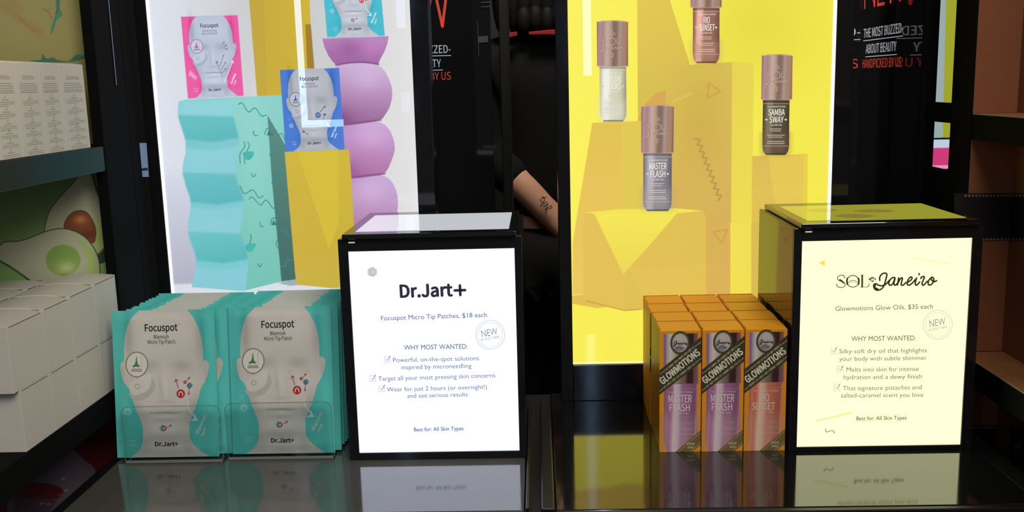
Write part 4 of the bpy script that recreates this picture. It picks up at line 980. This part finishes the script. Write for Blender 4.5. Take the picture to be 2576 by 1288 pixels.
part(MB().prism([at_y(p, 1.7095) for p in ((1214, 366), (1249, 366), (1250, 373), (1215, 373))], (0, -.004, 0)), 'catch', mat('catch_grey', (64, 66, 68), .4), t)
# bright latch seen beside the left poster
t = thing('latch_plate', 'small bluish metal latch plate on the black post left of the left poster', 'latch', tuple(at_y((360, 400), 1.26)))
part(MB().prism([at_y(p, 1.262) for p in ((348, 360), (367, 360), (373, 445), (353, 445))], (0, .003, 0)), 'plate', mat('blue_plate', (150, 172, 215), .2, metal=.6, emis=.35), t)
part(MB().prism([at_y(p, 1.2615) for p in ((351, 424), (371, 422), (372, 428), (352, 430))], (0, -.002, 0)), 'ridge', mat('ridge', (60, 70, 90), .4), t)
part(MB().box(-.532, -.506, 1.264, 1.30, 0, 2.2), 'post', BLACKM, t)
# far striped poster through the slots
t = thing('striped_poster', 'far lit poster with grey, lime and pink stripes seen through the slot at right', 'poster', (.86, 2.0, 0))
fp = Plane((0, 2.0, 0), (1, 0, 0), (0, 0, 1)); ft = np.array(t.location)
part(MB().box(.70, 1.10, 2.001, 2.02, 0, 2.0), 'board', BLACKM, t)
def fq(name, pts, rgb):
    m_ = MB(); shape(m_, fp, pts, h=.001, off=ft); m_.build(name, emit_mat('far_'+name, rgb, 1, .3), t)
fq('grey_stripe', [(2300, -60), (2381, -60), (2371, 346), (2300, 349)], (150, 168, 168)); fq('lime_stripe', [(2381, -60), (2412, -60), (2405, 346), (2371, 346)], (158, 162, 36))
fq('white_stripe', [(2300, 352), (2440, 350), (2440, 371), (2300, 373)], (186, 204, 222)); fq('pink_stripe', [(2300, 373), (2400, 371), (2400, 415), (2300, 417)], (205, 56, 118)); fq('pale_pink_stripe', [(2300, 417), (2400, 415), (2400, 424), (2300, 426)], (222, 150, 190))
fq('pale_stripe', [(2405, 300), (2445, 300), (2445, 440), (2405, 440)], (150, 160, 110))

# ================================================================== CABINET AND PERSON BEHIND THE GAP
t = thing('back_cabinet', 'dark brown framed cabinet panel low behind the person', 'cabinet', (.04, 3.0, 0))
part(MB().box(-.25, .35, 3.0, 3.3, 0, .80), 'body', mat('brown_black', (30, 26, 24), .5), t)
cp = Plane((0, 2.998, 0), (1, 0, 0), (0, 0, 1)); co = np.array(t.location)
g = MB(); shape(g, cp, [(1339, 696), (1420, 692), (1420, 800), (1341, 802)], h=.001, off=co); g.build('brown_panel', mat('cab_brown', (66, 52, 44), .5, noise=.1, nscale=20), t)
g = MB(); ribbon(g, cp, [(1337, 694), (1339, 805), (1425, 802)], 2, h=.002, off=co); g.build('trim_line', mat('trim_line', (110, 106, 100), .4), t)
g = MB(); shape(g, cp, [(1367, 692), (1420, 690), (1420, 728), (1385, 745), (1370, 765)], h=.0015, off=co); g.build('tan_panel', mat('tan_panel', (128, 98, 78), .5, noise=.1, nscale=20), t)

SKIN = mat('skin', (206, 152, 122), .55, noise=.05, nscale=60)
def skinned(name, verts, edges, radii, m_, parent, levels=2, root=0):
    me = bpy.data.meshes.new(name); me.from_pydata(verts, edges, []); me.update(); me.materials.append(m_)
    o = bpy.data.objects.new(name, me); col.objects.link(o); o.parent = parent
    sk = o.modifiers.new('skin', 'SKIN'); sk.use_smooth_shade = True
    for i, r in enumerate(radii): me.skin_vertices[0].data[i].radius = r if isinstance(r, tuple) else (r, r)
    me.skin_vertices[0].data[root].use_root = True
    sb = o.modifiers.new('sub', 'SUBSURF'); sb.levels = levels; sb.render_levels = levels
    return o
PX, PY = .03, 2.66
t = thing('person', 'person in black clothes with red collar, tattooed forearm crossing the gap between posters', 'person', (PX, PY, 0))
def rel(*p): return (p[0]-PX, p[1]-PY, p[2])
V_ = [rel(PX, PY, .93), rel(PX, PY, 1.10), rel(PX, PY, 1.28), rel(PX, PY+.01, 1.40), rel(PX, PY, 1.47), rel(PX, PY-.01, 1.55), rel(PX, PY-.02, 1.64),
      rel(PX-.15, PY, 1.37), rel(-.145, PY-.02, 1.14), rel(-.048, 2.585, 1.060), rel(.045, 2.575, .955), rel(.085, 2.565, .905), rel(.105, 2.56, .875), rel(.13, 2.555, .845),
      rel(PX+.15, PY, 1.37), rel(PX+.20, PY+.02, 1.12), rel(PX+.17, PY-.10, .95), rel(PX+.165, PY-.13, .91), rel(PX+.15, PY-.16, .87),
      rel(PX-.09, PY, .86), rel(PX-.10, PY, .48), rel(PX-.10, PY+.02, .08), rel(PX-.10, PY-.10, .04), rel(PX+.09, PY, .86), rel(PX+.10, PY, .48), rel(PX+.10, PY+.02, .08), rel(PX+.10, PY-.10, .04)]
E_ = [(0, 1), (1, 2), (2, 3), (3, 4), (4, 5), (5, 6), (3, 7), (7, 8), (8, 9), (9, 10), (10, 11), (11, 12), (12, 13), (3, 14), (14, 15), (15, 16), (16, 17), (17, 18), (0, 19), (19, 20), (20, 21), (21, 22), (0, 23), (23, 24), (24, 25), (25, 26)]
R_ = [(.07, .06), (.07, .06), (.07, .06), (.05, .05), .048, .060, .055, .055, .047, .045, .037, .030, (.036, .016), (.034, .014), .055, .045, .031, (.036, .016), (.034, .014), .05, .04, .035, .03, .05, .04, .035, .03]
body = skinned('body', V_, E_, R_, SKIN, t)
# hands' fingers
for wx, wy, wz, s in ((.13, 2.555, .845, 1), (PX+.15, PY-.16, .87, -1)):
    for k in range(4):
        b0 = np.array([wx+(k-1.5)*.012, wy-.004*k, wz-.005]); ln = (.062, .072, .068, .052)[k]
        vs = [b0, b0+(.008*s, -.010, -ln*.45), b0+(.008*s, -.022, -ln*.8), b0+(.004*s, -.036, -ln)]
        skinned('finger', [rel(*v) for v in vs], [(0, 1), (1, 2), (2, 3)], [.010, .009, .0085, .007], SKIN, t, 1)
    b0 = np.array([wx-.03*s, wy-.005, wz+.02]); skinned('thumb', [rel(*v) for v in (b0, b0+(-.02*s, -.02, -.015), b0+(-.024*s, -.035, -.04))], [(0, 1), (1, 2)], [.012, .010, .008], SKIN, t, 1)
CL = mat('black_cloth', (17, 17, 17), .9, spec=.2, noise=.15, nscale=300)
cl_i = [0, 1, 2, 3, 4, 7, 8, 9, 14, 15]
V2 = [V_[i] for i in (0, 1, 2, 3)]+[rel(PX, PY-.01, 1.462)]+[V_[7], V_[8], rel(-.038, 2.583, 1.049), V_[14], V_[15], rel(PX+.195, PY-.02, 1.06)]
shirt = skinned('shirt', V2, [(0, 1), (1, 2), (2, 3), (3, 4), (3, 5), (5, 6), (6, 7), (3, 8), (8, 9), (9, 10)], [(.15, .115), (.14, .105), (.165, .115), (.13, .10), (.10, .085), .078, .066, .057, .078, .060, .058], CL, t)
V3 = [V_[0]]+V_[19:22]+V_[23:26]
skinned('trousers', V3, [(0, 1), (1, 2), (2, 3), (0, 4), (4, 5), (5, 6)], [(.16, .12), .10, .075, .06, .10, .075, .06], CL, t)
for s in (-1, 1): skinned('shoe', [rel(PX+s*.10, PY+.05, .045), rel(PX+s*.10, PY-.05, .045), rel(PX+s*.10, PY-.17, .035)], [(0, 1), (1, 2)], [.045, .045, .032], BLACKS, t, 1)
c = MB()
for side in (-1, 1):
    p = [rel(PX+side*.015, PY-.118, 1.452+.0), rel(PX+side*.07, PY-.105, 1.462), rel(PX+side*.125, PY-.085, 1.440)] if False else None
fpz = 2.53
for pts in ([(1262, 86), (1300, 79), (1302, 90), (1262, 100)], [(1330, 80), (1400, 73), (1440, 78), (1440, 92), (1380, 87), (1330, 88)]):
    c.prism([np.array(at_y(p, fpz)) for p in pts], (0, .035, 0))
part(c, 'red_collar', mat('red_cloth', (140, 22, 24), .8), t, bevel=.002)
# head features and hair
hd = MB()
def ell(mb, c, r, n=14, mmm=10):
    vs = []; fs = []
    for i in range(mmm+1):
        th = math.pi*i/mmm
        for j in range(n): ph = 2*math.pi*j/n; vs.append((c[0]+r[0]*math.sin(th)*math.cos(ph), c[1]+r[1]*math.sin(th)*math.sin(ph), c[2]+r[2]*math.cos(th)))
    for i in range(mmm):
        for j in range(n): fs.append((i*n+j, i*n+(j+1) % n, (i+1)*n+(j+1) % n, (i+1)*n+j))
    mb.add(vs, fs)
ell(hd, (PX, PY-.02, 1.60), (.074, .092, .105), 18, 14); part(hd, 'head', SKIN, t, smooth=True)
n_ = MB(); ell(n_, (PX, PY-.115, 1.585), (.013, .018, .022)); part(n_, 'nose', SKIN, t, smooth=True)
n_ = MB(); [ell(n_, (PX+s*.03, PY-.100, 1.61), (.012, .008, .008)) for s in (-1, 1)]; part(n_, 'eyes', mat('eye', (235, 235, 235), .2), t, smooth=True)
n_ = MB(); ell(n_, (PX, PY-.100, 1.548), (.024, .010, .007)); part(n_, 'mouth', mat('lips', (170, 80, 80), .4), t, smooth=True)
n_ = MB(); [ell(n_, (PX+s*.076, PY-.01, 1.60), (.008, .018, .030)) for s in (-1, 1)]; part(n_, 'ears', SKIN, t, smooth=True)
hr = MB(); ell(hr, (PX, PY+.015, 1.635), (.090, .095, .10), 20, 14)
for s in (-1, 1): ell(hr, (PX+s*.07, PY-.03, 1.535), (.035, .05, .115))
ell(hr, (PX+.0, PY-.065, 1.475), (.06, .03, .04)) if False else None

for q_ in range(9):
    a_ = q_/8; ell(hr, (PX-.115+.23*a_, PY-.075-.02*math.sin(math.pi*a_), 1.545+.01*math.sin(q_*2.1)), (.026, .026, .105))
for q_ in range(5): ell(hr, (PX-.075+.03*q_+.015, PY-.11, 1.478+.004*(q_ % 2)), (.020, .018, .034))
part(hr, 'hair', mat('dark_hair', (12, 10, 9), .7, spec=.2, noise=.3, nscale=200), t, smooth=True)
tp = Plane((0, 2.528, 0), (1, 0, 0), (0, 0, 1)); g = MB(); to = np.array(t.location)
for p in ([(1358, 502), (1364, 510), (1360, 518), (1370, 516)], [(1364, 494), (1370, 502), (1366, 512), (1376, 508)], [(1368, 522), (1378, 512), (1372, 528)], [(1370, 530), (1384, 518), (1388, 522), (1380, 526)], [(1362, 500), (1374, 496)], [(1376, 524), (1374, 538)]):
    ribbon(g, tp, smooth(p), 2.4, h=0, off=to)
g.build('tattoo', mat('tattoo_ink', (84, 78, 70), .7), t)

# ================================================================== ROOM LIGHTS that mirror in the posters
def tube(pts_list, label, s=9, y=-1.5, th=.03):
    """light fittings behind the camera, placed where they mirror in the glossy posters"""
    t = thing('light_strip', label, 'light', (0, y, 2.4)); mb = MB()
    for x0, x1, z0, z1 in pts_list: mb.box(x0, x1, y-th, y, z0, z1)
    part(mb, 'diffuser', emit_mat('tube_light_%d' % s, (176, 208, 255), s, .4), t)
def mir(p, y=-1.5): return at_y(p, 2*YP-y)
b = mir((760, 312)); c = mir((855, 314)); b[0] += .008; c[0] += .01
t_ = (b[0]-.055, b[0]+.0, c[2]-.02, 2.6)
tube([(b[0]-.010, b[0]+.010, b[2]-.014, 2.4), (b[0]+.010, c[0], b[2]-.014, b[2]+.014)], 'L-shaped white light frame mirrored over the blue pouch in the left poster', 18)
for (p0, p1), lb in ((((1470, -60), (1484, 190)), 'slim upright light strip mirrored at the left of the yellow poster'), (((1001, -60), (1010, 70)), 'slim upright light strip mirrored above the purple bowl'), (((1012, 232), (1026, 282)), 'short light strip mirrored right of the purple column')):
    a, b = mir(p0), mir(p1); w = .016; x = (a[0]+b[0])/2
    tube([(x-w, x+w, b[2], a[2] if p0[1] > 0 else 2.4)], lb, (11 if p0[0] > 1400 else 4) if p0[1] < 0 else 2)
